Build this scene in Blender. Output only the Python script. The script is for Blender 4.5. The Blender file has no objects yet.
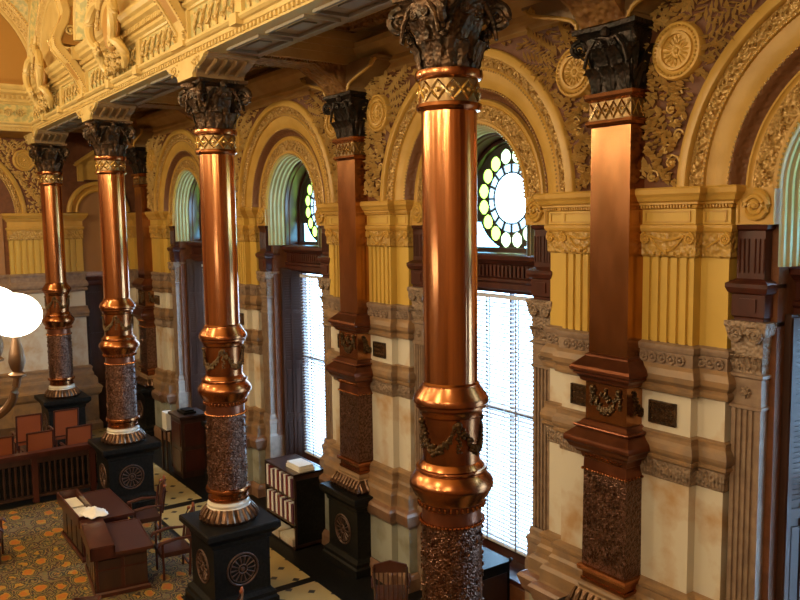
import bpy, math, random
from mathutils import Vector, Matrix
C = bpy.context.scene.collection
scene = bpy.context.scene
PI = math.pi
sin, cos = math.sin, math.cos
# ------------------------------------------------------------------ camera
cam_d = bpy.data.cameras.new('camera'); cam = bpy.data.objects.new('camera', cam_d); C.objects.link(cam)
YAW, PITCH, ROLL = 0.9582, 0.0998, -0.0129
fw = Vector((-sin(YAW)*cos(PITCH), cos(YAW)*cos(PITCH), -sin(PITCH)))
rt = Vector((cos(YAW), sin(YAW), 0)); up = rt.cross(fw)
r2 = rt*cos(ROLL)+up*sin(ROLL); u2 = -rt*sin(ROLL)+up*cos(ROLL)
M = Matrix((r2, u2, -fw)).transposed().to_4x4(); M.translation = Vector((6.032, -7.351, 6.0))
cam.matrix_world = M
cam_d.sensor_width = 36; cam_d.lens = 805.3/800*36; cam_d.clip_start = .05; cam_d.clip_end = 200
scene.camera = cam
# ------------------------------------------------------------------ sky and daylight
w = bpy.data.worlds.new('sky'); scene.world = w; w.use_nodes = True
bg = w.node_tree.nodes['Background']; bg.inputs[0].default_value = (.42, .70, 1, 1); bg.inputs[1].default_value = 15.0
def area(name, loc, rot, sx, sy, power, col, portal=False):
    d = bpy.data.lights.new(name, 'AREA'); d.shape = 'RECTANGLE'; d.size = sx; d.size_y = sy; d.energy = power; d.color = col
    if portal: d.cycles.is_portal = True
    o = bpy.data.objects.new(name, d); C.objects.link(o); o.location = loc; o.rotation_euler = rot
    return o
def lamp(name, loc, power, rad=.15, col=(1, .78, .47)):
    d = bpy.data.lights.new(name, 'POINT'); d.energy = power; d.shadow_soft_size = rad; d.color = col
    o = bpy.data.objects.new(name, d); C.objects.link(o); o.location = loc
    return o
for bx_ in (-14, -8.4, -2.8, 2.8):
    area('window_portal', (bx_, 1.05, 3.95), (-PI/2, 0, 0), 2.2, 7.0, 1, (1, 1, 1), True)
# the lamps of the chamber: chandeliers down the middle of the nave
for x_ in (-14.5, -9.5, -4.5, .5, 5):
    lamp('chandelier_light', (x_, -8.2, 8.3), 430, .14)
    lamp('chandelier_light', (x_+1.5, -12.5, 8.6), 430, .14)
scene.view_settings.view_transform = 'Standard'; scene.view_settings.look = 'None'
scene.view_settings.exposure = 0.0; scene.view_settings.gamma = 1; scene.view_settings.use_curve_mapping = False
# ------------------------------------------------------------------ materials
def mat(name, col, rough=.5, metal=0.0, bump=None, col2=None, nscale=3, spec=.5, emis=None, aniso=0, coat=0, contrast=(.35, .65), ndetail=4, stretch=None, transl=0):
    """bump=(kind, scale, strength, distance); col2 mixed by noise"""
    m = bpy.data.materials.new(name); m.use_nodes = True
    n = m.node_tree.nodes; l = m.node_tree.links; b = n['Principled BSDF']
    b.inputs['Base Color'].default_value = (*col, 1); b.inputs['Roughness'].default_value = rough
    b.inputs['Metallic'].default_value = metal; b.inputs['Specular IOR Level'].default_value = spec
    if coat: b.inputs['Coat Weight'].default_value = coat; b.inputs['Coat Roughness'].default_value = .12
    tc = n.new('ShaderNodeTexCoord'); src = tc.outputs['Object']
    if stretch:
        mp = n.new('ShaderNodeMapping'); mp.inputs['Scale'].default_value = stretch; l.new(src, mp.inputs['Vector']); src = mp.outputs['Vector']
    if col2:
        t = n.new('ShaderNodeTexNoise'); t.inputs['Scale'].default_value = nscale; t.inputs['Detail'].default_value = ndetail
        l.new(src, t.inputs['Vector']); r = n.new('ShaderNodeValToRGB')
        r.color_ramp.elements[0].position = contrast[0]; r.color_ramp.elements[1].position = contrast[1]
        r.color_ramp.elements[0].color = (*col, 1); r.color_ramp.elements[1].color = (*col2, 1)
        l.new(t.outputs['Fac'], r.inputs['Fac']); l.new(r.outputs['Color'], b.inputs['Base Color'])
    if bump:
        kind, sc, st, dist = bump
        if kind == 'voronoi':
            t = n.new('ShaderNodeTexVoronoi'); t.feature = 'SMOOTH_F1'; out = 'Distance'
        elif kind == 'wave':
            t = n.new('ShaderNodeTexWave'); t.inputs['Distortion'].default_value = 3; out = 'Fac'
        else:
            t = n.new('ShaderNodeTexNoise'); out = 'Fac'
        t.inputs['Scale'].default_value = sc; l.new(src, t.inputs['Vector'])
        bp = n.new('ShaderNodeBump'); bp.inputs['Strength'].default_value = st; bp.inputs['Distance'].default_value = dist
        l.new(t.outputs[out], bp.inputs['Height']); l.new(bp.outputs['Normal'], b.inputs['Normal'])
    if emis:
        b.inputs['Emission Color'].default_value = (*emis[0], 1); b.inputs['Emission Strength'].default_value = emis[1]
    if transl:
        tr = n.new('ShaderNodeBsdfTranslucent'); tr.inputs[0].default_value = (*col, 1)
        mx = n.new('ShaderNodeMixShader'); mx.inputs[0].default_value = transl
        l.new(b.outputs[0], mx.inputs[1]); l.new(tr.outputs[0], mx.inputs[2]); l.new(mx.outputs[0], n['Material Output'].inputs[0])
    return m
def glass(name, col, gloss=.06):
    m = bpy.data.materials.new(name); m.use_nodes = True; n = m.node_tree.nodes; l = m.node_tree.links
    n.remove(n['Principled BSDF'])
    t = n.new('ShaderNodeBsdfTransparent'); t.inputs[0].default_value = (*col, 1)
    g = n.new('ShaderNodeBsdfGlossy'); g.inputs['Roughness'].default_value = .08
    mx = n.new('ShaderNodeMixShader'); mx.inputs[0].default_value = gloss
    l.new(t.outputs[0], mx.inputs[1]); l.new(g.outputs[0], mx.inputs[2]); l.new(mx.outputs[0], n['Material Output'].inputs[0])
    return m
copper = mat('polished_copper', (.50, .20, .075), .2, 1, ('noise', 3.5, .22, .02), (.70, .33, .14), 1.6, stretch=(7, 7, .12))
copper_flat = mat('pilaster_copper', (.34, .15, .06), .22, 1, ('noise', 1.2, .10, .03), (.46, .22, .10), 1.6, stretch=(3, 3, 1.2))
copper_dark = mat('aged_copper', (.30, .11, .042), .25, 1, ('noise', 6, .1, .02), (.44, .18, .07), 4)
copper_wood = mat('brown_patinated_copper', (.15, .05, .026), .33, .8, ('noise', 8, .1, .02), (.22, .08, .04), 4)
carved = mat('carved_bronze', (.085, .040, .026), .30, .95, ('voronoi', 55, .7, .025), (.21, .115, .08), 26, contrast=(.4, .6))
bronze = mat('dark_bronze', (.045, .034, .024), .42, .75, ('voronoi', 30, .6, .02), (.12, .065, .032), 9)
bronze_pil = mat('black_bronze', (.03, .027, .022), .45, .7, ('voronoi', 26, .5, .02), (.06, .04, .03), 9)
gad_m = mat('gadroon_bronze', (.085, .05, .032), .35, .9, None, (.17, .095, .06), 12)
ledge_m = mat('reddish_ledge_stone', (.20, .105, .065), .35, 0, None, (.27, .16, .10), 6)
garl = mat('garland_bronze', (.045, .03, .016), .36, .85, None, (.12, .07, .03), 20)
goldband = mat('gold_band', (.22, .14, .06), .35, .8, ('noise', 40, .3, .01))
gold = mat('bright_gold', (.85, .65, .3), .25, 1)
yellow = mat('yellow_paint', (.56, .365, .075), .42, 0, None, (.62, .41, .085), 2)
gold_paint = mat('ochre_paint', (.50, .29, .055), .38, 0, ('noise', 14, .12, .02), (.58, .35, .08), 3)
ochre_carved = mat('carved_ochre', (.42, .24, .05), .38, 0, ('voronoi', 22, .9, .04), (.56, .36, .10), 18)
arch_carved = mat('carved_gold_arch_band', (.36, .20, .05), .33, .25, ('voronoi', 26, 1, .04), (.58, .37, .12), 24)
spandrel = mat('red_brown_spandrel_ground', (.12, .04, .012), .6, 0, ('noise', 12, .3, .02), (.17, .06, .02), 8)
leafm = mat('gilded_leaf_relief', (.56, .36, .11), .4, .1, None, (.66, .45, .16), 8)
cove_m = mat('brown_cove', (.17, .07, .028), .5, 0, ('voronoi', 20, .5, .03))
bead_m = mat('gilt_beads', (.85, .62, .28), .25, .6)
rosem = mat('rosette_gold', (.58, .34, .07), .4, .1)
green_rev = mat('pale_green_reveal', (.40, .36, .19), .45, 0, None, (.48, .43, .23), 3)
stone = mat('pink_grey_stone', (.22, .15, .11), .45, 0, ('noise', 30, .15, .01), (.30, .215, .155), 9)
stone_c = mat('carved_grey_stone', (.24, .17, .12), .5, 0, ('voronoi', 28, .9, .035), (.34, .245, .175), 10)
stone_b = mat('tan_stone_band', (.32, .195, .10), .38, 0, ('noise', 25, .12, .01), (.22, .145, .09), 5)
marble = mat('cream_marble', (.66, .62, .53), .22, 0, None, (.50, .33, .18), 1.9, contrast=(.47, .66), ndetail=7)
marble2 = mat('veined_green_marble', (.36, .37, .32), .25, 0, None, (.24, .23, .17), 2.4, contrast=(.47, .68), ndetail=8)
wood = mat('red_mahogany', (.046, .012, .008), .34, 0, ('noise', 9, .08, .01), (.075, .019, .012), 6, stretch=(1, 1, .2), coat=.3)
wood_d = mat('dark_walnut', (.028, .013, .010), .32, 0, None, (.05, .023, .016), 5, stretch=(1, 1, .2), coat=.3)
wood_top = mat('desk_leather_top', (.042, .014, .011), .42, 0, None, (.055, .018, .013), 3)
granite = mat('black_granite', (.006, .006, .006), .38, 0, None, (.014, .013, .012), 22, spec=.12)
wheel_m = mat('brown_medallion', (.085, .042, .028), .45, .3)
white_p = mat('white_paper', (.8, .78, .72), .6)
slat_m = mat('white_blind_slat', (.72, .74, .76), .5, transl=.10)
tape_m = mat('blind_tape', (.22, .2, .22), .7)
leadm = mat('dark_window_tracery', (.02, .022, .015), .5)
g_clear = glass('clear_glass', (.95, .98, 1)); g_yel = glass('yellow_green_glass', (.45, .55, .05)); g_pale = glass('pale_blue_glass', (.17, .17, .16)); g_pyel = glass('pale_yellow_glass', (.55, .55, .2)); g_cy = glass('pale_cyan_glass', (.5, .85, .9))
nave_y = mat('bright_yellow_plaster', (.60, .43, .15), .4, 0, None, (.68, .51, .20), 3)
nave_o = mat('orange_plaster', (.42, .22, .045), .5)
nave_g = mat('green_gilt_frieze', (.40, .38, .17), .45, 0, ('voronoi', 16, .5, .03), (.66, .52, .20), 9, contrast=(.42, .58))
nave_c = mat('carved_yellow_plaster', (.52, .34, .10), .4, 0, ('voronoi', 26, 1, .04), (.68, .50, .2), 20)
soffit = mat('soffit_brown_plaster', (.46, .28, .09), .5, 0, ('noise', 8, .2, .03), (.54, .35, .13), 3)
corbel_m = mat('shaded_corbel_brown', (.20, .11, .042), .5, 0, ('noise', 8, .2, .03), (.27, .165, .07), 3)  # brown with the shade of the unlit undersides put into the colour
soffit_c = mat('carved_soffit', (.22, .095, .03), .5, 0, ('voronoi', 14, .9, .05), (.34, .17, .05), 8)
soffit_b = mat('blue_grey_coffer', (.22, .18, .13), .5)
room_w = mat('far_room_wall', (.34, .2, .08), .7, 0, None, (.16, .08, .04), .8)
seat_m = mat('orange_brown_leather', (.30, .085, .035), .4, 0, ('noise', 30, .1, .01))
lampglass = mat('lit_white_globe', (1, .95, .85), .3, 0, emis=((1, .88, .70), 9))
brass = mat('antique_brass', (.22, .13, .07), .35, .9)
door_m = mat('tan_plaster', (.33, .17, .07), .6)
bk_cols = [mat('book_spine_'+n_, c_, .5) for n_, c_ in (('burgundy', (.16, .02, .03)), ('plum', (.10, .03, .06)), ('white', (.75, .74, .78)))]
# carpet
def carpet_mat():
    m = bpy.data.materials.new('floral_carpet'); m.use_nodes = True; n = m.node_tree.nodes; l = m.node_tree.links; b = n['Principled BSDF']
    tc = n.new('ShaderNodeTexCoord')
    mp = n.new('ShaderNodeMapping'); mp.inputs['Scale'].default_value = (2.4, 3.4, 1); l.new(tc.outputs['Object'], mp.inputs[0])
    v = n.new('ShaderNodeTexVoronoi'); v.inputs['Scale'].default_value = 1; v.inputs['Randomness'].default_value = .45; l.new(mp.outputs[0], v.inputs['Vector'])
    nz = n.new('ShaderNodeTexNoise'); nz.inputs['Scale'].default_value = 9; nz.inputs['Detail'].default_value = 3; l.new(tc.outputs['Object'], nz.inputs['Vector'])
    ad = n.new('ShaderNodeMath'); ad.operation = 'MULTIPLY_ADD'; ad.inputs[1].default_value = .45; l.new(nz.outputs['Fac'], ad.inputs[0]); l.new(v.outputs['Distance'], ad.inputs[2])
    r = n.new('ShaderNodeValToRGB'); cr = r.color_ramp; cr.interpolation = 'CONSTANT'
    cr.elements[0].position = 0; cr.elements[0].color = (.55, .17, .015, 1); cr.elements[1].position = .47; cr.elements[1].color = (.5, .27, .035, 1)
    for p_, c_ in ((.56, (.05, .028, .018, 1)), (.62, (.27, .19, .06, 1)), (.68, (.05, .045, .03, 1)), (.75, (.32, .21, .07, 1)), (.80, (.07, .035, .025, 1)), (.88, (.22, .16, .07, 1))):
        e = cr.elements.new(p_); e.color = c_
    l.new(ad.outputs[0], r.inputs[0])
    nz2 = n.new('ShaderNodeTexNoise'); nz2.inputs['Scale'].default_value = 22; l.new(tc.outputs['Object'], nz2.inputs['Vector'])
    mx = n.new('ShaderNodeMix'); mx.data_type = 'RGBA'; mx.blend_type = 'MULTIPLY'; mx.inputs[0].default_value = .6
    l.new(r.outputs['Color'], mx.inputs[6]); l.new(nz2.outputs['Color'], mx.inputs[7]); l.new(mx.outputs[2], b.inputs['Base Color'])
    b.inputs['Roughness'].default_value = .95; return m
carpet_m = carpet_mat()
def tile_mat():
    m = bpy.data.materials.new('cream_tile_black_dots'); m.use_nodes = True; n = m.node_tree.nodes; l = m.node_tree.links; b = n['Principled BSDF']
    tc = n.new('ShaderNodeTexCoord'); mp = n.new('ShaderNodeMapping'); mp.inputs['Rotation'].default_value = (0, 0, PI/4); mp.inputs['Scale'].default_value = (2.6, 2.6, 2.6)
    l.new(tc.outputs['Object'], mp.inputs[0]); sp = n.new('ShaderNodeSeparateXYZ'); l.new(mp.outputs[0], sp.inputs[0])
    outs = []
    for a in (0, 1):
        f = n.new('ShaderNodeMath'); f.operation = 'FRACT'; l.new(sp.outputs[a], f.inputs[0])
        c = n.new('ShaderNodeMath'); c.operation = 'LESS_THAN'; c.inputs[1].default_value = .27; l.new(f.outputs[0], c.inputs[0]); outs.append(c)
    mu = n.new('ShaderNodeMath'); mu.operation = 'MULTIPLY'; l.new(outs[0].outputs[0], mu.inputs[0]); l.new(outs[1].outputs[0], mu.inputs[1])
    mx = n.new('ShaderNodeMix'); mx.data_type = 'RGBA'; mx.inputs[6].default_value = (.46, .34, .13, 1); mx.inputs[7].default_value = (.015, .013, .01, 1)
    l.new(mu.outputs[0], mx.inputs[0]); l.new(mx.outputs[2], b.inputs['Base Color']); b.inputs['Roughness'].default_value = .3; return m
tile_m = tile_mat()
# ------------------------------------------------------------------ mesh builder
class MB:
    def __init__(s): s.v = []; s.f = []
    def box(s, x0, x1, y0, y1, z0, z1):
        i = len(s.v)
        s.v += [(x0, y0, z0), (x1, y0, z0), (x1, y1, z0), (x0, y1, z0), (x0, y0, z1), (x1, y0, z1), (x1, y1, z1), (x0, y1, z1)]
        s.f += [(i, i+3, i+2, i+1), (i+4, i+5, i+6, i+7), (i, i+1, i+5, i+4), (i+1, i+2, i+6, i+5), (i+2, i+3, i+7, i+6), (i+3, i, i+4, i+7)]
        return s
    def grid(s, pts, closed_u=False, closed_v=False, flip=False):
        """pts[u][v]"""
        i = len(s.v); U = len(pts); V = len(pts[0])
        for r in pts: s.v += [tuple(p) for p in r]
        for u in range(U if closed_u else U-1):
            for v in range(V if closed_v else V-1):
                q = (i+u*V+v, i+((u+1) % U)*V+v, i+((u+1) % U)*V+(v+1) % V, i+u*V+(v+1) % V)
                s.f.append(q[::-1] if flip else q)
        return s
    def lathe(s, prof, cx=0, cy=0, seg=40, cap=True):
        pts = [[(cx+r*cos(2*PI*k/seg), cy+r*sin(2*PI*k/seg), z) for k in range(seg)] for r, z in prof]
        i = len(s.v); s.grid(pts, closed_v=True, flip=True)
        if cap:
            s.f.append(tuple(range(i, i+seg))); j = len(s.v)-seg; s.f.append(tuple(range(j, j+seg))[::-1])
        return s
    def mould(s, path, prof, closed=False, cap=False):
        """path: plan polyline (x,y), outward = right-hand side; prof: (offset, z)"""
        n = len(path); dirs = []
        for k in range(n):
            def nrm(a, b):
                d = Vector((b[0]-a[0], b[1]-a[1])).normalized(); return Vector((d.y, -d.x))
            if closed: n1 = nrm(path[k-1], path[k]); n2 = nrm(path[k], path[(k+1) % n])
            else:
                n1 = nrm(path[k-1], path[k]) if k > 0 else nrm(path[k], path[k+1])
                n2 = nrm(path[k], path[k+1]) if k < n-1 else n1
            m = (n1+n2); m = m/ max(1e-6, m.dot(n1)); dirs.append(m)
        pts = [[(path[k][0]+dirs[k].x*o, path[k][1]+dirs[k].y*o, z) for k in range(n)] for o, z in prof]
        i = len(s.v); s.grid(pts, closed_v=closed, flip=False)
        if cap: s.f.append(tuple(range(i, i+n))[::-1]); j = len(s.v)-n; s.f.append(tuple(range(j, j+n)))
        return s
    def smooth_tube(s, pts, r, seg=8, sub=5):
        P = [Vector(p) for p in pts]; out = []; rr = []; n = len(P); R_ = r if isinstance(r, (list, tuple)) else [r]*n
        for k in range(n-1):
            a, b, c, d = P[max(0, k-1)], P[k], P[k+1], P[min(n-1, k+2)]
            for q in range(sub):
                t = q/sub; out.append(.5*((2*b)+(c-a)*t+(2*a-5*b+4*c-d)*t*t+(3*b-a-3*c+d)*t**3)); rr.append(R_[k]*(1-t)+R_[k+1]*t)
        return s.tube(out+[P[-1]], rr+[R_[-1]], seg)
    def tube(s, pts, r, seg=6, closed=False):
        pts = [Vector(p) for p in pts]; n = len(pts); rings = []; ref = Vector((.13, .21, 1)).normalized()
        for k in range(n):
            if closed: t = pts[(k+1) % n]-pts[k-1]
            else: t = pts[min(k+1, n-1)]-pts[max(k-1, 0)]
            t.normalize(); a = t.cross(ref)
            if a.length < .05: a = t.cross(Vector((1, 0, 0)))
            a.normalize(); b = t.cross(a); rr = r[k] if isinstance(r, (list, tuple)) else r
            rings.append([tuple(pts[k]+a*rr*cos(2*PI*q/seg)+b*rr*sin(2*PI*q/seg)) for q in range(seg)])
        i = len(s.v); s.grid(rings, closed_u=closed, closed_v=True)
        if not closed: s.f.append(tuple(range(i, i+seg))[::-1]); j = len(s.v)-seg; s.f.append(tuple(range(j, j+seg)))
        return s
    def ball(s, c, r, seg=8, rings=5, sc=(1, 1, 1)):
        pts = []
        for a in range(rings+1):
            t = PI*a/rings; t = max(.02, min(PI-.02, t))
            pts.append([(c[0]+sc[0]*r*sin(t)*cos(2*PI*k/seg), c[1]+sc[1]*r*sin(t)*sin(2*PI*k/seg), c[2]+sc[2]*r*cos(t)) for k in range(seg)])
        return s.grid(pts, closed_v=True)
    def prism(s, poly, axis, a, b):
        """poly 2D extruded along axis from a to b. axis 'y': poly=(x,z); 'x': poly=(y,z); 'z': poly=(x,y)"""
        def P(p, t): return {'y': (p[0], t, p[1]), 'x': (t, p[0], p[1]), 'z': (p[0], p[1], t)}[axis]
        i = len(s.v); n = len(poly); s.v += [P(p, a) for p in poly]+[P(p, b) for p in poly]
        s.f.append(tuple(range(i, i+n))); s.f.append(tuple(range(i+n, i+2*n))[::-1])
        for k in range(n): s.f.append((i+k, i+(k+1) % n, i+n+(k+1) % n, i+n+k))
        return s
    def arch(s, prof, cx, cz, a0=0, a1=PI, seg=48, drop=0):
        """prof: (r, y). sweep in the xz plane; drop continues the legs straight down"""
        pts = []
        if drop: pts.append([(cx+r*cos(a0), y, cz-drop) for r, y in prof])
        for k in range(seg+1):
            t = a0+(a1-a0)*k/seg; pts.append([(cx+r*cos(t), y, cz+r*sin(t)) for r, y in prof])
        if drop: pts.append([(cx+r*cos(a1), y, cz-drop) for r, y in prof])
        return s.grid(pts)
    def mirror_x(s):
        s.v = [(-x, y, z) for x, y, z in s.v]; s.f = [tuple(f)[::-1] for f in s.f]; return s
    def xf(s, M):
        s.v = [tuple(M @ Vector(p)) for p in s.v]; return s
    def add(s, o, M=None):
        i = len(s.v); s.v += [tuple(M @ Vector(p)) if M else p for p in o.v]; s.f += [tuple(k+i for k in f) for f in o.f]; return s
    def mesh(s, name, m, smooth=None):
        me = bpy.data.meshes.new(name); me.from_pydata(s.v, [], s.f); me.materials.append(m)
        import bmesh
        b = bmesh.new(); b.from_mesh(me); bmesh.ops.recalc_face_normals(b, faces=b.faces); b.to_mesh(me); b.free()
        if smooth:
            me.shade_smooth(); me.set_sharp_from_angle(angle=math.radians(smooth))
        return me
    def build(s, name, m, parent=None, smooth=35, loc=None):
        o = bpy.data.objects.new(name, s.mesh(name, m, smooth)); C.objects.link(o)
        if parent: o.parent = parent
        if loc: o.location = loc
        return o
def tag(o, label=None, cat=None, group=None, kind=None):
    if label: o['label'] = label
    if cat: o['category'] = cat
    if group: o['group'] = group
    if kind: o['kind'] = kind
    return o
def empty(name, loc=(0, 0, 0), rz=0, label=None, cat=None, group=None):
    o = bpy.data.objects.new(name, None); C.objects.link(o); o.location = loc; o.rotation_euler = (0, 0, rz); o.empty_display_size = .2
    return tag(o, label, cat, group)
def copy_tree(o, loc=None, rz=None, label=None, parent=None):
    c = o.copy(); C.objects.link(c)
    if parent: c.parent = parent
    for ch in list(o.children): copy_tree(ch, parent=c)
    if loc is not None: c.location = loc
    if rz is not None: c.rotation_euler = (0, 0, rz)
    if label: c['label'] = label
    return c
def struct(o): o['kind'] = 'structure'; return o
# ================================================================== ROOM SHELL
WY = .30         # back plane of the side wall
XE = -18.3       # end wall
BAYS = (2.8, -2.8, -8.4, -14.0)
PILS = (0, -5.6, -11.2, -16.8)
fl = MB().box(XE-.3, 9, -18, 1.2, -.2, 0).build('floor', granite, smooth=None); struct(fl)
# side wall with round headed openings
ZC = 6.25
def wall_strip():
    m = MB()
    m.box(XE-.3, BAYS[3]-1.12, WY, 1.0, 0, 9.2)
    for a, b in ((BAYS[3]+1.12, BAYS[2]-1.12), (BAYS[2]+1.12, BAYS[1]-1.12), (BAYS[1]+1.12, BAYS[0]-1.12), (BAYS[0]+1.12, 9)): m.box(a, b, WY, 1.0, 0, 9.2)
    for b in BAYS:
        m.box(b-1.12, b+1.12, WY, 1.0, 0, .75); m.box(b-1.12, b+1.12, WY, 1.0, 7.4, 9.2)
        for s_ in (-1, 1):
            poly = [(b+s_*1.12, ZC)]+[(b+s_*1.12*cos(t*PI/32), ZC+1.12*sin(t*PI/32)) for t in range(0, 17)]+[(b, 7.42), (b+s_*1.12, 7.42)]
            m.prism(poly, 'y', WY, 1.0)
    return m
struct(wall_strip().build('wall_side', spandrel, smooth=None))
# opposite side, near end and ceiling close the chamber
struct(MB().box(XE-.3, 9, -18.2, -18, 0, 12.8).build('wall_opposite', room_w, smooth=None))
struct(MB().box(9, 9.2, -18.2, 1.0, 0, 12.8).build('wall_near', room_w, smooth=None))
struct(MB().box(XE-.3, 9.2, -18.2, -2.2, 12.6, 12.8).build('ceiling', nave_y, smooth=None))
# floor coverings
tiles = MB()
for a, b in ((-18.0, -15.6), (-15.4, -10.45), (-10.2, -5.58), (-5.4, -.7), (-.5, 4)): tiles.box(a, b, -2.25, -1.12, 0, .004)
struct(tiles.build('trim_1', tile_m, smooth=None))
cp = MB().box(-12.25, 6, -12, -3.15, 0, .012); cp.box(-10.6, -6.2, -3.15, -2.35, 0, .012)
tag(cp.build('floral_carpet', carpet_m, smooth=None), 'orange and green flower patterned carpet on the chamber floor', 'carpet')

# ================================================================== COPPER COLUMN
R = .2615
def leaf(m, base, out, h, wdt, curl=.12, bulge=.03):
    """acanthus leaf: base point, outward dir, height"""
    out = Vector(out).normalized(); side = Vector((-out.y, out.x, 0)); base = Vector(base); pts = []
    for a in range(8):
        t = a/7; row = []
        for b in range(5):
            u = (b-2)/2
            wd = wdt*(.55+.6*t)*(1-max(0, t-.65)*1.7)
            o = bulge*sin(t*2.2)+curl*max(0, t-.45)**1.5*3.4+.018*(1-abs(u))*(1 if b != 2 else -.4)+(.012 if (a % 2) else 0)*abs(u)
            z = h*(t if t < .85 else .85-(t-.85)*.5)
            row.append(base+out*o+side*u*wd/2+Vector((0, 0, z)))
        pts.append(row)
    m.grid(pts)
def volute(m, c, out, r0=.085, th=.026):
    """spiral in the vertical plane holding out"""
    out = Vector(out).normalized(); pts = []; rr = []
    for k in range(34):
        t = k/33; a = -PI*.5+t*PI*3.6; r = r0*(1-.8*t)
        pts.append(Vector(c)+out*(r*cos(a))*1+Vector((0, 0, -r*sin(a)))); rr.append(th*(1-.45*t))
    m.tube(pts, rr, 7)
    m.ball(c, r0*.25, 7, 4)
    stem = [Vector(c)+out*(-.20)+Vector((0, 0, -.22)), Vector(c)+out*(-.15)+Vector((0, 0, -.06)), Vector(c)+out*(-.05)+Vector((0, 0, .07)), Vector(c)+Vector((0, 0, r0))]
    m.tube(stem, [.018, .024, .026, .026], 6)
def abacus(m, hx, hy0, hy1, z0, z1, dent=.07):
    """concave sided slab"""
    def outl(g):
        X, Y0, Y1 = hx+g, hy0-g, hy1
        P = []
        def side(a, b, n):
            for k in range(8):
                t = k/8; q = Vector(a).lerp(Vector(b), t); P.append((q.x+n[0]*dent*sin(PI*t), q.y+n[1]*dent*sin(PI*t)))
        side((-X, Y0), (X, Y0), (0, 1)); side((X, Y0), (X, Y1+(g if hy1 > 0 else 0)), (-1, 0))
        side((X, Y1+(g if hy1 > 0 else 0)), (-X, Y1+(g if hy1 > 0 else 0)), (0, -1)); side((-X, Y1+(g if hy1 > 0 else 0)), (-X, Y0), (1, 0))
        return P
    zs = [(-.05, z0), (0, z0+(z1-z0)*.35), (-.015, z0+(z1-z0)*.45), (.03, z0+(z1-z0)*.6), (.03, z1)]
    rows = [[(x, y, z) for x, y in outl(g)] for g, z in zs]
    i = len(m.v); n = len(rows[0]); m.grid(rows, closed_v=True); m.f.append(tuple(range(i, i+n))[::-1]); j = len(m.v)-n; m.f.append(tuple(range(j, j+n)))
# (offset from the shaft surface, z): the same stack of mouldings serves round column and flat pilaster
P_BAND = [(.02, 7.37), (.055, 7.36), (.06, 7.32), (.05, 7.29), (.015, 7.27)]
P_NECK = [(.015, 7.27), (.015, 7.07)]
P_NECK2 = [(.015, 7.07), (.045, 7.06), (.05, 7.03), (.03, 7.0), (0, 6.99)]
P_SHAFT = [(0, 6.99), (0, 4.44)]
P_BULGE = [(0, 4.44), (.02, 4.42), (.022, 4.40), (.095, 4.30), (.105, 4.27), (.105, 4.24), (.085, 4.22), (.085, 4.195), (.075, 4.19), (.05, 4.15), (.045, 4.12), (.02, 4.10)]
P_DRUM = [(.02, 4.10), (.02, 3.66)]
P_BULGE2 = [(.02, 3.66), (.035, 3.645), (.06, 3.605), (.085, 3.60), (.09, 3.585), (.085, 3.57), (.07, 3.56), (.08, 3.55), (.145, 3.47), (.15, 3.44), (.15, 3.41), (.13, 3.38), (.11, 3.33), (.075, 3.29), (.07, 3.27)]
P_COLL = [(.07, 3.27), (.06, 3.26), (.045, 3.20), (.03, 3.19), (.035, 3.07)]
P_CARV = [(.032, 3.07), (.04, 1.90)]
P_RING = [(.04, 1.90), (.075, 1.89), (.085, 1.865), (.08, 1.83), (.05, 1.81), (.035, 1.80), (.035, 1.74), (.05, 1.735), (.05, 1.70), (.03, 1.68)]
P_TOR = [(.03, 1.68), (.055, 1.67), (.07, 1.64), (.06, 1.60), (.075, 1.585)]
P_GAD = [(.075, 1.585), (.11, 1.54), (.16, 1.47), (.18, 1.42), (.17, 1.39), (.16, 1.363)]
def zig_round(m, z0, z1, r, n=14, rad=.009):
    for ph in (0, 1):
        pts = []
        for k in range(2*n):
            a = 2*PI*k/(2*n); z = z0 if (k+ph) % 2 else z1; pts.append((r*cos(a), r*sin(a), z))
        dense = []
        for k in range(len(pts)):
            a, b = Vector(pts[k]), Vector(pts[(k+1) % len(pts)])
            for q in range(4):
                p = a.lerp(b, q/4); l_ = math.hypot(p.x, p.y); dense.append((p.x*r/l_, p.y*r/l_, p.z))
        m.tube(dense, rad, 5, True)
def swag_pts(n=18, w_=1.0, d=.2): return [(-w_/2+w_*k/n, -d*(1-(2*k/n-1)**2)) for k in range(n+1)]
def garland(m, put, w_, z, d, r=.028, rnd=None):
    for k, (u, dz) in enumerate(swag_pts(16, w_, d)):
        s_ = r*(.75+.5*(1-abs(2*k/16-1)))
        for q in range(5):
            p = put(u+rnd.uniform(-.025, .025), z+dz+rnd.uniform(-.035, .035)); m.ball(p, s_*rnd.uniform(.5, .95), 6, 4)
def drop(m, put, u, z, l, rnd):
    for k in range(9):
        for q in range(2):
            p = put(u+rnd.uniform(-.02, .02), z-l*k/8); m.ball(p, .022*(1-.05*k)*rnd.uniform(.8, 1.1), 6, 4)
def wheel(m, rad=.25, spokes=14):
    """medallion in the xz plane facing -y"""
    def ring(r, t): m.tube([(r*cos(2*PI*k/36), 0, r*sin(2*PI*k/36)) for k in range(36)], t, 6, True)
    ring(rad, .016); ring(rad*.82, .008); ring(rad*.28, .012); m.ball((0, 0, 0), .04, 8, 5, (1, .5, 1))
    for k in range(spokes):
        a = 2*PI*k/spokes; p = [(rad*f*cos(a), 0, rad*f*sin(a)) for f in (.3, .55, .82)]; m.tube(p, [.006, .012, .018], 5)
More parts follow.
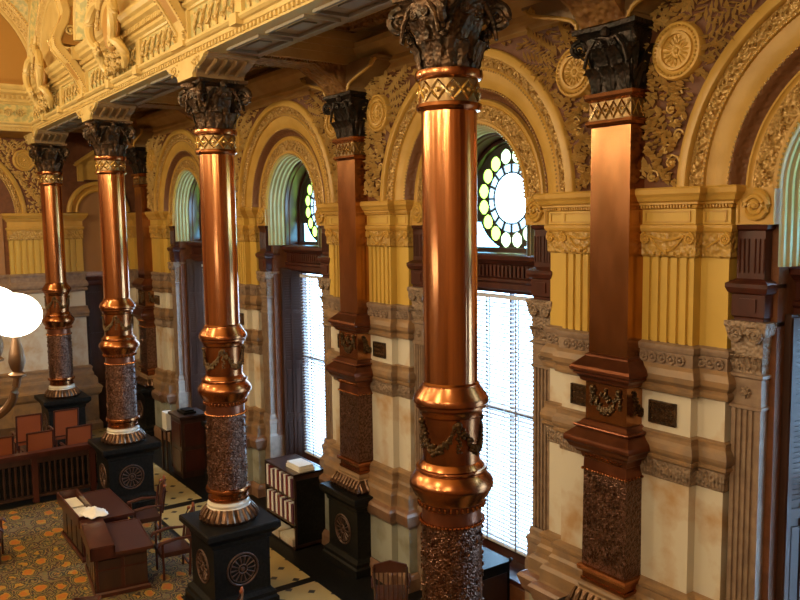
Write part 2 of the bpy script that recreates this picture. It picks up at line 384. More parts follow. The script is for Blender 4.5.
def build_column():
    root = empty('copper_column', (0, 0, 0)); rnd = random.Random(3)
    L = lambda prof: [(R+o, z) for o, z in prof]
    MB().lathe(L(P_SHAFT), seg=64, cap=False).build('shaft', copper, root)
    nb = MB().lathe(L(P_NECK), seg=48, cap=False).build('neck_band', goldband, root)
    z = MB(); zig_round(z, 7.085, 7.255, R+.018, 6, .014); z.build('lattice', gold, nb)
    st = MB()
    for k in range(12):
        a = 2*PI*k/12; st.ball(((R+.022)*cos(a), (R+.022)*sin(a), 7.17), .026, 7, 5)
    st.build('stud_pattern', gold, nb)
    MB().lathe(L(P_BAND), seg=48).build('neck_ring', copper_dark, root); MB().lathe(L(P_NECK2), seg=48, cap=False).build('neck_ring', copper_dark, root)
    MB().lathe(L(P_BULGE), seg=64, cap=False).build('upper_collar', copper_dark, root)
    dr = MB().lathe(L(P_DRUM), seg=64, cap=False).build('drum', copper_dark, root)
    for k in range(4):
        g = MB(); a0 = 2*PI*k/4+.35
        put = lambda u, zz, a0=a0: ((R+.035)*cos(a0+u/R), (R+.035)*sin(a0+u/R), zz)
        garland(g, put, .34, 4.02, .22, .026, rnd); drop(g, put, .21, 4.06, .26, rnd)
        g.ball(put(.21, 4.06), .035, 7, 5); g.build('garland', garl, dr)
    MB().lathe(L(P_BULGE2), seg=64, cap=False).build('lower_collar', copper_dark, root)
    cb = MB().lathe(L(P_COLL), seg=64, cap=False).build('neck_collar', copper_wood, root)
    b = MB(); n = 52
    for k in range(n):
        a = 2*PI*k/n; b.ball(((R+.05)*cos(a), (R+.05)*sin(a), 3.06), .019, 6, 4)
    for k in range(36):
        a = 2*PI*k/36; b.ball(((R+.062)*cos(a), (R+.062)*sin(a), 3.235), .02, 5, 4, (1, 1, 1.4))
    b.build('bead_moulding', copper_dark, cb)
    f = MB().lathe(L(P_CARV), seg=64, cap=False)   # with little raised leaves all over the drum
    for k in range(420):
        a = rnd.uniform(0, 2*PI); zz = rnd.uniform(1.95, 3.0); rr_ = R+.04; p = (rr_*cos(a), rr_*sin(a), zz)
        f.ball(p, rnd.uniform(.010, .019), 5, 3, (1, 1, rnd.uniform(.8, 1.5)))
    f.build('carved_drum', carved, root)
    MB().lathe(L(P_RING), seg=64, cap=False).build('base_ring', copper_dark, root)
    MB().lathe(L(P_TOR), seg=64, cap=False).build('stone_torus', marble, root)
    gd = MB(); gd.lathe(L(P_GAD), seg=64)
    for k in range(26):
        a = 2*PI*k/26; gd.tube([((R+o+.004)*cos(a), (R+o+.004)*sin(a), z) for o, z in P_GAD[:-1]], [.016, .024, .028, .026, .014], 6)
    gd.build('gadrooned_base', gad_m, root)
    # capital
    c = MB(); c.lathe([(R, 7.36), (R+.01, 7.40), (R+.015, 7.62), (R+.06, 7.80), (R+.12, 7.93), (R+.12, 7.95)], seg=32)
    for k in range(8):
        a = 2*PI*k/8+PI/8; d = (cos(a), sin(a), 0); leaf(c, (d[0]*(R+.012), d[1]*(R+.012), 7.375), d, .27, .23, .06)
        a = 2*PI*k/8; d = (cos(a), sin(a), 0); leaf(c, (d[0]*(R+.01), d[1]*(R+.01), 7.45), d, .40, .24, .11)
    for k in range(4):
        a = PI/4+k*PI/2; d = Vector((cos(a), sin(a), 0)); volute(c, d*.445+Vector((0, 0, 7.84)), d, .115, .045)
        leaf(c, d*.30+Vector((0, 0, 7.52)), d, .26, .20, .10)
        for q in range(10): c.ball(d*(.33+.012*q)+Vector((.03*sin(q*2), .03*cos(q*2.3), 7.62+.02*q)), .03, 6, 4)
        a = k*PI/2; d = Vector((cos(a), sin(a), 0)); c.ball(d*.35+Vector((0, 0, 7.99)), .06, 8, 5)
        for s_ in (-1, 1):
            sd = Vector((-d.y, d.x, 0)); volute(c, d*.34+sd*.09*s_+Vector((0, 0, 7.86)), sd*-s_, .05, .016)
    abacus(c, .345, -.345, .345, 7.95, 8.07)
    c.build('capital', bronze, root)
    # pedestal
    p = MB(); sq = lambda h: [(-h, -h), (h, -h), (h, h), (-h, h)]
    p.mould(sq(0), [(0, 0)]) if False else None
    prof = [(.56, 0), (.56, .13), (.53, .16), (.53, .22), (.47, .27), (.46, .30), (.46, 1.08), (.48, 1.10), (.49, 1.16), (.54, 1.20), (.585, 1.25), (.60, 1.27), (.60, 1.345), (.585, 1.363)]
    rows = [[(x*1.0, y, z) for x, y in sq(h)] for h, z in prof]
    i = len(p.v); p.grid(rows, closed_v=True); p.f.append((i, i+1, i+2, i+3)); j = len(p.v)-4; p.f.append((j, j+1, j+2, j+3))
    pd = p.build('pedestal', granite, root, smooth=None)
    for k in range(4):
        wm = MB(); wheel(wm); o = wm.build('wheel_medallion', wheel_m, pd)
        a = k*PI/2; o.rotation_euler = (0, 0, a); o.location = (sin(a)*.462, -cos(a)*.462, .68)
    return root
DY = -2.52
col0 = build_column()
COLX = (0, -5.6, -11.2, -16.8)
clab = ['nearest tall round copper column, cut off by the bottom of the photo',
        'round copper column on a black pedestal, second from the camera',
        'round copper column on a black pedestal at the end of the wooden rail',
        'farthest round copper column, behind the leather chairs at the end wall']
for i, x in enumerate(COLX):
    o = col0 if i == 0 else copy_tree(col0)
    o.location = (x, DY, 0); tag(o, clab[i], 'column', 'copper columns of the colonnade')

# ================================================================== FLAT COPPER PILASTERS
PW, PD = .276, .245
def build_pilaster():
    root = empty('copper_pilaster'); rnd = random.Random(5)
    path = [(-PW, .30), (-PW, -PD), (PW, -PD), (PW, .30)]
    def md(prof, name, m, parent=root, k=1.0): return MB().mould(path, [(o*k, z) for o, z in prof]).build(name, m, parent, smooth=None)
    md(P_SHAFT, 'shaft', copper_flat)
    nb = md(P_NECK, 'neck_band', goldband); md(P_BAND, 'neck_ring', copper_dark); md(P_NECK2, 'neck_ring', copper_dark)
    z = MB(); n = 5
    for s_ in (0, 1):
        z.tube([(-PW+2*PW*k/n, -PD-.02, 7.085 if (k+s_) % 2 else 7.255) for k in range(n+1)], .014, 5)
        z.tube([(PW+.02, -PD+(PD+.2)*k/5, 7.09 if (k+s_) % 2 else 7.25) for k in range(6)], .010, 5)
    for k in range(1, n): z.ball((-PW+2*PW*k/n, -PD-.02, 7.17), .022, 6, 4)
    z.build('lattice', gold, nb)
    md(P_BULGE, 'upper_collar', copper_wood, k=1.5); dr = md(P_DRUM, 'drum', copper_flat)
    g = MB(); put = lambda u, zz: (u, -PD-.03, zz); puts = lambda u, zz: (PW+.03, u, zz); putl = lambda u, zz: (-PW-.03, u, zz)
    garland(g, put, .36, 4.0, .22, .028, rnd)
    for s_ in (-1, 1): drop(g, put, s_*.20, 4.04, .2, rnd); g.ball(put(s_*.19, 4.04), .035, 7, 5)
    for pp in (puts, putl): g2 = MB(); garland(g2, pp, .26, 4.0, .2, .025, rnd); drop(g2, pp, -.14, 4.04, .25, rnd); g2.build('garland', garl, dr)
    for k in range(14): g.ball(put(rnd.uniform(-.08, .08), rnd.uniform(3.9, 4.04)), .02, 6, 4)
    g.build('garland', garl, dr)
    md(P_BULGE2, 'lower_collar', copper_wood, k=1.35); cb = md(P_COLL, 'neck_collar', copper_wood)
    b = MB()
    for k in range(17): b.ball((-PW-.04+(2*PW+.08)*k/16, -PD-.045, 3.06), .018, 6, 4)
    for k in range(9): b.ball((PW+.045, -PD-.04+.45*k/8, 3.06), .018, 6, 4); b.ball((-PW-.045, -PD-.04+.45*k/8, 3.06), .018, 6, 4)
    for k in range(14): b.ball((-PW+(2*PW)*(k+.5)/14, -PD-.06, 3.235), .02, 5, 4, (1, 1, 1.4))
    b.build('bead_moulding', copper_dark, cb)
    f = MB().mould(path, P_CARV)
    for k in range(170): f.ball((rnd.uniform(-PW, PW), -PD-.04, rnd.uniform(1.95, 3.0)), rnd.uniform(.010, .019), 5, 3, (1, 1, rnd.uniform(.8, 1.5)))
    f.build('carved_panel', carved, root)
    md(P_RING, 'base_ring', copper_dark); md(P_TOR, 'stone_torus', stone_b)
    gd = MB().mould(path, P_GAD)
    for k in range(9):
        x = -PW-.1+(2*PW+.2)*k/8; gd.tube([(x, -PD-o-.004, z) for o, z in P_GAD[:-1]], [.016, .024, .028, .026, .014], 6)
    for k in range(5):
        y = -PD-.08+.5*k/4
        for s_ in (-1, 1): gd.tube([(s_*(PW+o+.004), y, z) for o, z in P_GAD[:-1]], [.016, .024, .028, .026, .014], 6)
    gd.build('gadrooned_base', gad_m, root)
    c = MB().mould(path, [(.0, 7.36), (.01, 7.60), (.03, 7.80), (.07, 7.95), (.07, 7.96)])
    for x in (-.2, 0, .2): leaf(c, (x, -PD-.005, 7.375), (0, -1, 0), .30, .20, .10)
    for x in (-.1, .1): leaf(c, (x, -PD-.0, 7.45), (0, -1, 0), .44, .19, .14)
    for s_ in (-1, 1):
        for y in (-.16, .02): leaf(c, (s_*PW, y, 7.375), (s_, 0, 0), .30, .18, .10)
        leaf(c, (s_*PW, -.07, 7.45), (s_, 0, 0), .44, .17, .14)
        d = Vector((s_, -1, 0)).normalized(); leaf(c, (s_*(PW-.02), -PD+.02, 7.45), d, .44, .15, .2)
        volute(c, Vector((s_*(PW+.10), -PD-.10, 7.86)), d, .09, .028)
        volute(c, Vector((s_*.1, -PD-.1, 7.86)), (-s_, 0, 0), .055, .017)
    c.ball((0, -PD-.1, 7.99), .06, 8, 5)
    abacus(c, PW+.13, -PD-.13, .30, 7.95, 8.07, .05)
    c.build('capital', bronze_pil, root)
    p = MB(); pp = [(-PW, .3), (-PW, -PD), (PW, -PD), (PW, .3)]
    p.mould(pp, [(.30, 0), (.30, .13), (.27, .16), (.27, .22), (.21, .27), (.20, .30), (.20, 1.08), (.22, 1.10), (.23, 1.16), (.27, 1.20), (.31, 1.25), (.32, 1.27), (.32, 1.345), (.31, 1.363)])
    p.box(-PW-.3, PW+.3, -PD-.3, .3, 1.355, 1.362)
    pd = p.build('pedestal', granite, root, smooth=None)
    wm = MB(); wheel(wm, .25); o = wm.build('wheel_medallion', wheel_m, pd); o.location = (0, -PD-.205, .68)
    return root
pil0 = build_pilaster()
plab = ['flat copper pilaster right of the bright middle window, nearest the camera',
        'flat copper pilaster on a black pedestal, left of the bright middle window',
        'flat copper pilaster mostly hidden behind the second round copper column',
        'dark flat copper pilaster in the far corner, right of the third round column']
for i, x in enumerate(PILS):
    o = pil0 if i == 0 else copy_tree(pil0)
    o.location = (x, 0, 0); tag(o, plab[i], 'pilaster', 'flat copper pilasters against the window wall')
# ================================================================== WALL PIERS (yellow Ionic piers over stone and marble)
def pier_path(): return [(.27, 0), (.925, 0), (.925, .12), (1.25, .12), (1.25, .32)]
def fluted_path():
    P = [(.27, 0)]
    for k in range(5):
        x = .36+k*.118; P += [(x, 0), (x+.004, .035), (x+.040, .035), (x+.044, 0)]
    return P+[(.925, 0), (.925, .12), (1.25, .12), (1.25, .32)]
PI_BASE = [(.26, 0), (.26, .20), (.22, .26), (.19, .28)]
PI_DADO = [(.18, .28), (.18, 1.02)]
PI_LEDGE = [(.18, 1.02), (.22, 1.06), (.25, 1.10), (.28, 1.20), (.30, 1.27), (.27, 1.31), (.20, 1.34)]
PI_PLINTH = [(.20, 1.34), (.19, 1.37), (.19, 1.52), (.16, 1.57), (.11, 1.60), (.11, 1.68), (.08, 1.72), (.07, 1.80), (.09, 1.82), (.09, 1.86), (.05, 1.89), (.0, 1.90)]
PI_M2 = [(0, 1.90), (0, 3.10)]
PI_ACAN = [(.01, 3.10), (.02, 3.12), (.035, 3.31)]
PI_BAND = [(.035, 3.31), (.05, 3.32), (.075, 3.34), (.075, 3.37), (.06, 3.38), (.085, 3.42), (.09, 3.46), (.075, 3.52), (.05, 3.56), (.045, 3.60), (.05, 3.61), (.05, 3.63), (0, 3.64)]
PI_M1 = [(0, 3.64), (0, 4.07)]
PI_CYMA = [(.01, 4.07), (.06, 4.09), (.07, 4.12), (.07, 4.15), (.04, 4.17), (.085, 4.22), (.09, 4.28), (.06, 4.35), (.03, 4.39)]
PI_FRZ = [(.03, 4.39), (.03, 4.53)]
PI_CAP = [(.03, 4.53), (.05, 4.54), (.06, 4.58), (.06, 4.61), (0, 4.63)]
PI_YEL = [(0, 4.63), (0, 5.56)]
PI_ION = [(.015, 5.56), (.03, 5.58), (.03, 5.82)]
PI_ABA = [(.03, 5.82), (.05, 5.84), (.06, 5.87), (.06, 5.90), (.02, 5.915)]
PI_FR2 = [(.02, 5.915), (.02, 6.07)]
PI_COR = [(.02, 6.07), (.045, 6.08), (.05, 6.11), (.08, 6.12), (.08, 6.14), (.11, 6.16), (.13, 6.20), (.155, 6.23), (.16, 6.28), (.14, 6.30), (-.1, 6.302)]
def spiral(m, c, r0, th, turns=2.2, s_=1, n=30):
    pts = []; rr = []
    for k in range(n+1):
        t = k/n; a = PI/2-s_*t*turns*2*PI; r = r0*(1-.85*t); pts.append((c[0]+r*cos(a), c[1], c[2]+r*sin(a))); rr.append(th*(1-.4*t))
    m.tube(pts, rr, 6); m.ball(c, r0*.22, 7, 4)
def build_pier(sg):
    root = empty('fluted_pier'); pp = pier_path()
    def md(prof, name, m, path=pp, extra=None, parent=None, smooth=None):
        b = MB().mould(path, prof)
        if extra: extra(b)
        if sg < 0: b.mirror_x()
        return b.build(name, m, parent or root, smooth=smooth)
    def ex(name, m, fn, parent, smooth=35):
        b = MB(); fn(b)
        if sg < 0: b.mirror_x()
        return b.build(name, m, parent, smooth)
    md(PI_BASE, 'base', ledge_m); md(PI_DADO, 'dado', marble2); md(PI_LEDGE, 'ledge', ledge_m); md(PI_PLINTH, 'plinth_moulding', stone_b)
    md(PI_M2, 'marble_panel', marble)
    md(PI_M1, 'marble_panel', marble)
    def acf(b):
        for k in range(17): b.ball((.24+k*.0425, -.03, 3.21), .02, 5, 4, (.8, .6, 4.2))
        for k in range(8): b.ball((.95+k*.0425, .09, 3.21), .02, 5, 4, (.8, .6, 4.2))
    md(PI_ACAN, 'acanthus_frieze', stone_c, extra=acf)
    md(PI_BAND, 'stone_band', stone_b); md(PI_CYMA, 'stone_cornice', stone_b)
    fz = md(PI_FRZ, 'rosette_frieze', stone)
    for x, y in [(.34+k*.118, -.035) for k in range(5)]+[(.985+k*.105, .085) for k in range(3)]:
        def ros(b):
            b.tube([(x+.043*cos(2*PI*q/12), y-.008, 4.46+.048*sin(2*PI*q/12)) for q in range(12)], .016, 6, True); b.ball((x, y-.01, 4.46), .024, 6, 4)
        ex('rosette', stone, ros, fz)
    md(PI_CAP, 'frieze_cap', stone)
    md(PI_YEL, 'fluted_shaft', yellow, fluted_path())
    ion = md(PI_ION, 'ionic_capital', ochre_carved)
    for x, y, s_ in ((.33, -.045, -1), (.885, -.045, 1), (1.22, .075, 1)): ex('volute', rosem, lambda b: spiral(b, (x, y, 5.76), .062, .016, 2, s_), ion)
    def vol(b):
        for k in range(2):
            b.tube([(.38+.44*q/12, -.04, 5.79-.12*sin(PI*q/12)*(k+.4)) for q in range(13)], .012, 5)
        b.tube([(1.0+.2*q/8, .08, 5.66+.12*q/8) for q in range(9)], .012, 5)
        b.ball((.6, -.04, 5.62), .03, 7, 5)
        for q in range(7): b.ball((.36+q*.085, -.035, 5.60), .018, 5, 4)
    ex('festoon_pattern', rosem, vol, ion)
    md(PI_ABA, 'abacus', gold_paint); fr = md(PI_FR2, 'impost_frieze', yellow)
    def pan(b):
        for x0, x1, y in ((.32, .88, -.025), (.98, 1.22, .095)):
            for z in (5.94, 6.045): b.box(x0, x1, y-.008, y, z-.008, z+.008)
            for x in (x0, x1): b.box(x-.008, x+.008, y-.008, y, 5.932, 6.053)
    ex('panel_moulding', gold_paint, pan, fr, None)
    def den(b):
        for k in range(18): b.box(.25+k*.038, .268+k*.038, -.075, -.04, 6.085, 6.115)
        for k in range(9): b.box(.95+k*.036, .967+k*.036, .045, .08, 6.085, 6.115)
    md(PI_COR, 'impost_cornice', gold_paint, extra=den)
    return root
piers = {1: build_pier(1), -1: build_pier(-1)}
used = {1: 0, -1: 0}
nm = ['nearest flat copper pilaster', 'copper pilaster left of the middle window', 'pilaster behind the second round column', 'far corner pilaster']
def place(root0, used, sg, i, x, label, cat, group):
    if not used[sg]: o = root0[sg]; used[sg] = 1
    else: o = copy_tree(root0[sg])
    o.location = (x, 0, 0); return tag(o, label, cat, group)
for i, x in enumerate(PILS):
    for sg in (1, -1):
        if i == 3 and sg == -1: continue
        side = 'right' if sg > 0 else 'left'
        place(piers, used, sg, i, x, f'yellow fluted marble-based pier, {side} of the {nm[i]}', 'pier', 'yellow and marble wall piers')
# the far corner has only the narrow remainder of a pier
b = MB(); rt_ = empty('fluted_pier', (-16.8, 0, 0), 0, 'narrow yellow and stone pier squeezed left of the far corner pilaster', 'pier')
cpth = [(-1.5, 0), (-.27, 0)]
for prof, n_, m_ in ((PI_BASE, 'base', stone_b), (PI_DADO, 'dado', marble2), (PI_LEDGE+PI_PLINTH, 'plinth_moulding', stone_b), (PI_M2, 'marble_panel', marble), (PI_ACAN+PI_BAND, 'stone_band', stone_b), (PI_M1, 'marble_panel', marble), (PI_CYMA+PI_FRZ+PI_CAP, 'stone_cornice', stone), (PI_YEL, 'shaft', yellow), (PI_ION+PI_ABA, 'ionic_capital', ochre_carved), (PI_FR2+PI_COR, 'impost_cornice', gold_paint)):
    MB().mould(cpth, prof).build(n_, m_, rt_, smooth=None)
# bronze grilles in the upper marble panels
def grille():
    r = empty('bronze_grille'); MB().box(-.165, .165, -.012, .0, -.115, .115).build('plate', bronze, r, None)
    f = MB()
    for z in (-.115, .115): f.box(-.17, .17, -.03, 0, z-.012, z+.012)
    for x in (-.165, .165): f.box(x-.012, x+.012, -.03, 0, -.125, .125)
    f.build('frame', bronze, r, None)
    g = MB()
    for i in range(5):
        for j in range(3):
            c = (-.128+i*.064, -.02, -.07+j*.07); g.tube([(c[0]+.026*cos(q*PI/5), c[1], c[2]+.026*sin(q*PI/5)) for q in range(10)], .006, 4, True); g.ball(c, .011, 5, 4)
    g.build('scroll_pattern', brass, r); return r
g0 = grille(); first = True
for i, x in enumerate(PILS):
    for sg in (1, -1):
        if i == 3 and sg == -1: continue
        o = g0 if first else copy_tree(g0); first = False
        o.location = (x+sg*.58, -.001, 3.845)
        tag(o, f'small dark bronze grille, {"right" if sg>0 else "left"} of the {nm[i]}', 'grille', 'bronze vent grilles in the marble')
# ------------------------------------------------------------------ stone pilasters flanking the windows
def jamb_pil(sg):
    root = empty('stone_pilaster'); X0, X1, Y = 1.29, 1.61, .17
    P = [(X0, .32), (X0, Y), (X1, Y), (X1, .46)]
    fl_ = [(X0, .32), (X0, Y)]
    for k in range(4):
        x = X0+.045+k*.062; fl_ += [(x, Y), (x+.004, Y+.025), (x+.034, Y+.025), (x+.038, Y)]
    fl_ += [(X1, Y), (X1, .46)]
    def md(prof, name, m, path=P, parent=None):
        b = MB().mould(path, prof)
        if sg < 0: b.mirror_x()
        return b.build(name, m, parent or root, smooth=None)
    md([(.07, 0), (.07, 1.36), (.05, 1.42), (.05, 1.62), (.06, 1.65), (.06, 1.70), (.03, 1.73), (.03, 1.80), (.01, 1.84)], 'base', stone)
    md([(0, 1.84), (0, 4.02)], 'fluted_shaft', stone, fl_)
    md([(.0, 4.02), (.02, 4.03), (.02, 4.06), (.005, 4.07), (.005, 4.34), (.03, 4.36), (.03, 4.39), (.0, 4.40)], 'rosette_block', stone)
    md([(.0, 4.40), (.01, 4.6), (.02, 4.78), (.05, 4.80), (.06, 4.86), (.07, 4.88), (.07, 4.93), (-.1, 4.93)], 'capital', stone_c)
    b = MB(); cx = (X0+X1)/2
    for s_ in (-1, 1):
        q_ = MB(); spiral(q_, (cx+s_*.10, Y-.06, 4.80), .085, .022, 2, s_)
        if sg < 0: q_.mirror_x()
        q_.build('volute', stone_c, root)
    for k in range(5): leaf(b, (X0+.03+k*.065, Y, 4.42), (0, -1, 0), .2, .09, .05)
    b.ball((cx, Y-.03, 4.20), .035, 8, 5)
    for k in range(8): b.ball((cx+.045*cos(k*PI/4), Y-.015, 4.20+.045*sin(k*PI/4)), .02, 5, 4)
    if sg < 0: b.mirror_x()
    b.build('leaf_pattern', stone_c, root)
    md([(.0, 4.93), (.0, 4.96), (.02, 4.98), (.02, 5.20), (.05, 5.22), (.07, 5.27), (.07, 5.31), (.03, 5.34)], 'mahogany_block', wood)
    mh = md([(.02, 5.34), (-.01, 5.36), (-.01, 5.84), (.02, 5.86), (.03, 5.90), (-.2, 5.91)], 'mahogany_pilaster', wood)
    b = MB()
    for k in range(6):
        x = cx-.12+k*.048+(.02 if k > 2 else -.0); b.tube([(x, Y+.005, 5.42), (x, Y+.005, 5.76)], .011, 5)
    b.box(cx-.09, cx+.09, Y-.035, Y-.02, 5.03, 5.16)
    if sg < 0: b.mirror_x()
    b.build('reed_moulding', wood, mh)
    sc = MB().box(X0+.02, X1+.10, .12, .45, 5.905, 6.27); 
    spiral(sc, (cx+.07, .10, 6.09), .15, .034, 2.4, 1); sc.ball((cx+.07, .09, 6.09), .03, 8, 5)
    sc.tube([(X0+.05, .115, 5.92), (X0+.05, .115, 6.26)], .012, 5)
    if sg < 0: sc.mirror_x()
    sc.build('scroll', gold_paint, root)
    return root
jp = {1: jamb_pil(1), -1: jamb_pil(-1)}; used2 = {1: 0, -1: 0}
wn = {2.8: 'the window at the right edge', -2.8: 'the bright middle window', -8.4: 'the window right of the second round column', -14.0: 'the farthest window'}
for i, x in enumerate(PILS):
    if x-2.8 > -17:
        place(jp, used2, -1, i, x, f'grey stone pilaster with mahogany top, right of {wn[round(x-2.8,1)]}', 'pilaster', 'stone pilasters beside the windows')
    place(jp, used2, 1, i, x, f'grey stone pilaster with mahogany top, left of {wn[round(x+2.8,1)]}', 'pilaster', 'stone pilasters beside the windows')
# ------------------------------------------------------------------ arches
def arch_surround():
    root = empty('arch_surround')
    A = lambda prof, name, m, sm=50, parent=root, seg=56: MB().arch([(r, y) for r, y in prof], 0, ZC, seg=seg).build(name, m, parent, sm)
    A([(2.08, .05), (2.08, -.05), (2.06, -.07), (1.97, -.07), (1.955, -.05), (1.955, -.01)], 'outer_rim', gold_paint)
    A([(1.955, -.01), (1.90, -.03), (1.86, -.03), (1.82, .0)], 'carved_band', arch_carved)
    A([(1.82, .0), (1.80, -.02), (1.785, -.015), (1.78, .02), (1.70, .035), (1.56, .06), (1.55, .07)], 'fascia', gold_paint)
    A([(1.555, .065), (1.54, .05), (1.52, .06), (1.50, .14), (1.46, .19), (1.42, .21), (1.41, .19)], 'cove', cove_m)
    A([(1.415, .19), (1.40, .13), (1.375, .12), (1.36, .15), (1.34, .155), (1.33, .14)], 'inner_rim', gold_paint)
    A([(1.33, .14), (1.28, .125), (1.16, .125), (1.12, .14)], 'carved_archivolt', arch_carved)
    A([(1.12, .14), (1.11, .12), (1.07, .12), (1.055, .135), (1.05, .18)], 'soffit_rim', gold_paint)
    for r, y, n, name in ((1.79, -.02, 110, 'bead_moulding'), (1.545, .045, 96, 'bead_moulding'), (1.065, .115, 66, 'bead_moulding')):
        b = MB()
        for k in range(n): a = PI*(k+.5)/n; b.ball((r*cos(a), y, ZC+r*sin(a)), .015, 6, 4, (1, 1, 1))
        b.build(name, bead_m if r > 1.6 or 1 else gold_paint, root)
    # running leaf relief on the two carved bands
    rnd = random.Random(8); b = MB()
    for k in range(150):
        a = PI*(k+.5)/150; r = 1.888+.028*sin(k*1.3); b.ball((r*cos(a), -.03, ZC+r*sin(a)), .022, 5, 4)
    for k in range(120):
        a = PI*(k+.5)/120; r = 1.22+.055*sin(k*.8); b.ball((r*cos(a), .122, ZC+r*sin(a)), .02, 5, 4)
    b.build('running_leaves', arch_carved, root)
    return root
a0 = arch_surround()
albl = {2.8: 'great gilded arch cut off by the right edge of the photo', -2.8: 'great gilded arch over the round middle window', -8.4: 'gilded arch right of the second round column', -14.0: 'farthest gilded arch on the window wall'}
for i, b_ in enumerate(BAYS):
    o = a0 if i == 0 else copy_tree(a0)
    o.location = (b_, 0, 0); tag(o, albl[b_], 'arch', 'gilded arches over the windows')
# ------------------------------------------------------------------ spandrels with foliage
def lf(m, p, ang, l_, w_, h=.02):
    """small ridged leaf lying on the spandrel (xz plane, ridge towards the room)"""
    dx, dz = cos(ang), sin(ang); x, y, z = p; i = len(m.v)
    m.v += [(x, y, z), (x+dx*l_*.45-dz*w_, y, z+dz*l_*.45+dx*w_), (x+dx*l_, y-h*.3, z+dz*l_), (x+dx*l_*.45+dz*w_, y, z+dz*l_*.45-dx*w_), (x+dx*l_*.4, y-h, z+dz*l_*.4)]
    m.f += [(i, i+4, i+1), (i+1, i+4, i+2), (i+2, i+4, i+3), (i+3, i+4, i)]
def spandrel_mesh(sg):
    root = empty('carved_spandrel'); TOP = 8.45
    m = MB(); n = 28; a_end = math.acos(0) 
    pts_o = []; 
    for k in range(n+1):
        a = PI/2+ (PI/2)*k/n     # from the crown to the left springing
        x = 2.8+2.0*cos(a); z = ZC+2.0*sin(a); pts_o.append((x, z))
    top = [(2.8*(1-k/n), TOP) for k in range(n+1)]
    rows = [[(x, 0, z) for x, z in pts_o], [(x, 0, z) for x, z in top]]
    m.grid(rows)
    m.v += [(0, 0, ZC), (0, 0, TOP)]; m.f.append((n, len(m.v)-2, len(m.v)-1, 2*n+1))
    g = m if sg > 0 else m.mirror_x()
    g.build('ground', spandrel, root, None)
    f = MB(); rnd = random.Random(12 if sg > 0 else 13)
    def ok(x, z, c=.0):
        return math.hypot(x-2.8, z-ZC) > 2.12+c and math.hypot(x-.70, z-7.70) > .33 and .3 < x < 2.7 and 6.33 < z < 8.32
    # curling stems below the medallion
    t = 0
    while t < 520:
        x = rnd.uniform(.3, 2.0); z = rnd.uniform(6.33, 8.3)
        if not ok(x, z) or (z > 7.75 and x > .9 and rnd.random() < .85): t += .1; continue
        ang = 3*math.sin(x*5+z*4)+rnd.uniform(-.6, .6); lf(f, (x, -.006-rnd.uniform(0, .045), z), ang, rnd.uniform(.06, .12), rnd.uniform(.014, .026), rnd.uniform(.05, .08)); t += 1
    for c in range(7):
        x0, z0 = rnd.uniform(.38, .72), 6.42+c*.14; rr_ = rnd.uniform(.06, .1)
        if ok(x0, z0, .04): f.tube([(x0+rr_*(1-q/14)*cos(q*.7), -.03, z0+rr_*(1-q/14)*sin(q*.7)) for q in range(12)], .012, 5); f.ball((x0, -.03, z0), .03, 6, 4)
    # palm fronds fanning from the medallion towards the crown
    for a, ln in ((.16, 1.6), (.42, 1.3), (.75, .8), (-.12, .9), (1.2, .5)):
        for q in range(int(ln*13)):
            d = .36+q/13; x = .70+d*cos(a)+0*d; z = 7.70+d*sin(a)*.8-.06*d*d
            if not ok(x, z, .0): continue
            for s_ in (-1, 1): lf(f, (x, -.04, z), a*.8+s_*.85, .17, .013, .05)
    if sg < 0: f.mirror_x()
    o = f.build('foliage', leafm, root, None)
    return root
sp = {1: spandrel_mesh(1), -1: spandrel_mesh(-1)}; used3 = {1: 0, -1: 0}
for i, x in enumerate(PILS):
    for sg in (1, -1):
        if i == 3 and sg < 0: continue
        place(sp, used3, sg, i, x, f'leaf-carved red-brown spandrel, {"right" if sg>0 else "left"} of the {nm[i]}', 'relief', 'carved foliage spandrels')
def rosette():
    r = empty('rosette_medallion')
    def disc(prof, name, m):
        b = MB().lathe([(a, z) for a, z in prof], seg=40); b.xf(Matrix.Rotation(PI/2, 4, 'X')); return b.build(name, m, r)
    disc([(.30, -.02), (.30, .05), (.285, .075), (.26, .08), (.235, .065), (.2, .06)], 'outer_ring', rosem)
    disc([(.205, .055), (.195, .085), (.17, .085), (.16, .05), (.03, .03)], 'inner_ring', copper_wood if 0 else rosem)
    b = MB()
    for k in range(16):
        a = 2*PI*k/16; b.tube([(q*cos(a), -.045-.02*sin(PI*(q-.04)/.12), q*sin(a)) for q in (.04, .08, .12, .155)], [.008, .014, .018, .016], 5)
    for k in range(36): a = 2*PI*k/36; b.ball((.25*cos(a), -.085, .25*sin(a)), .013, 5, 4)
    b.ball((0, -.05, 0), .04, 8, 5); b.build('petals', rosem, r); return r
r0 = rosette(); first = True
for i, x in enumerate(PILS):
    for sg in (1, -1):
        if i == 3 and sg < 0: continue
        o = r0 if first else copy_tree(r0); first = False
        o.location = (x+sg*.70, -.01, 7.70)
        tag(o, f'round gilded rosette medallion, {"right" if sg>0 else "left"} of the {nm[i]}', 'rosette', 'rosette medallions of the arches')
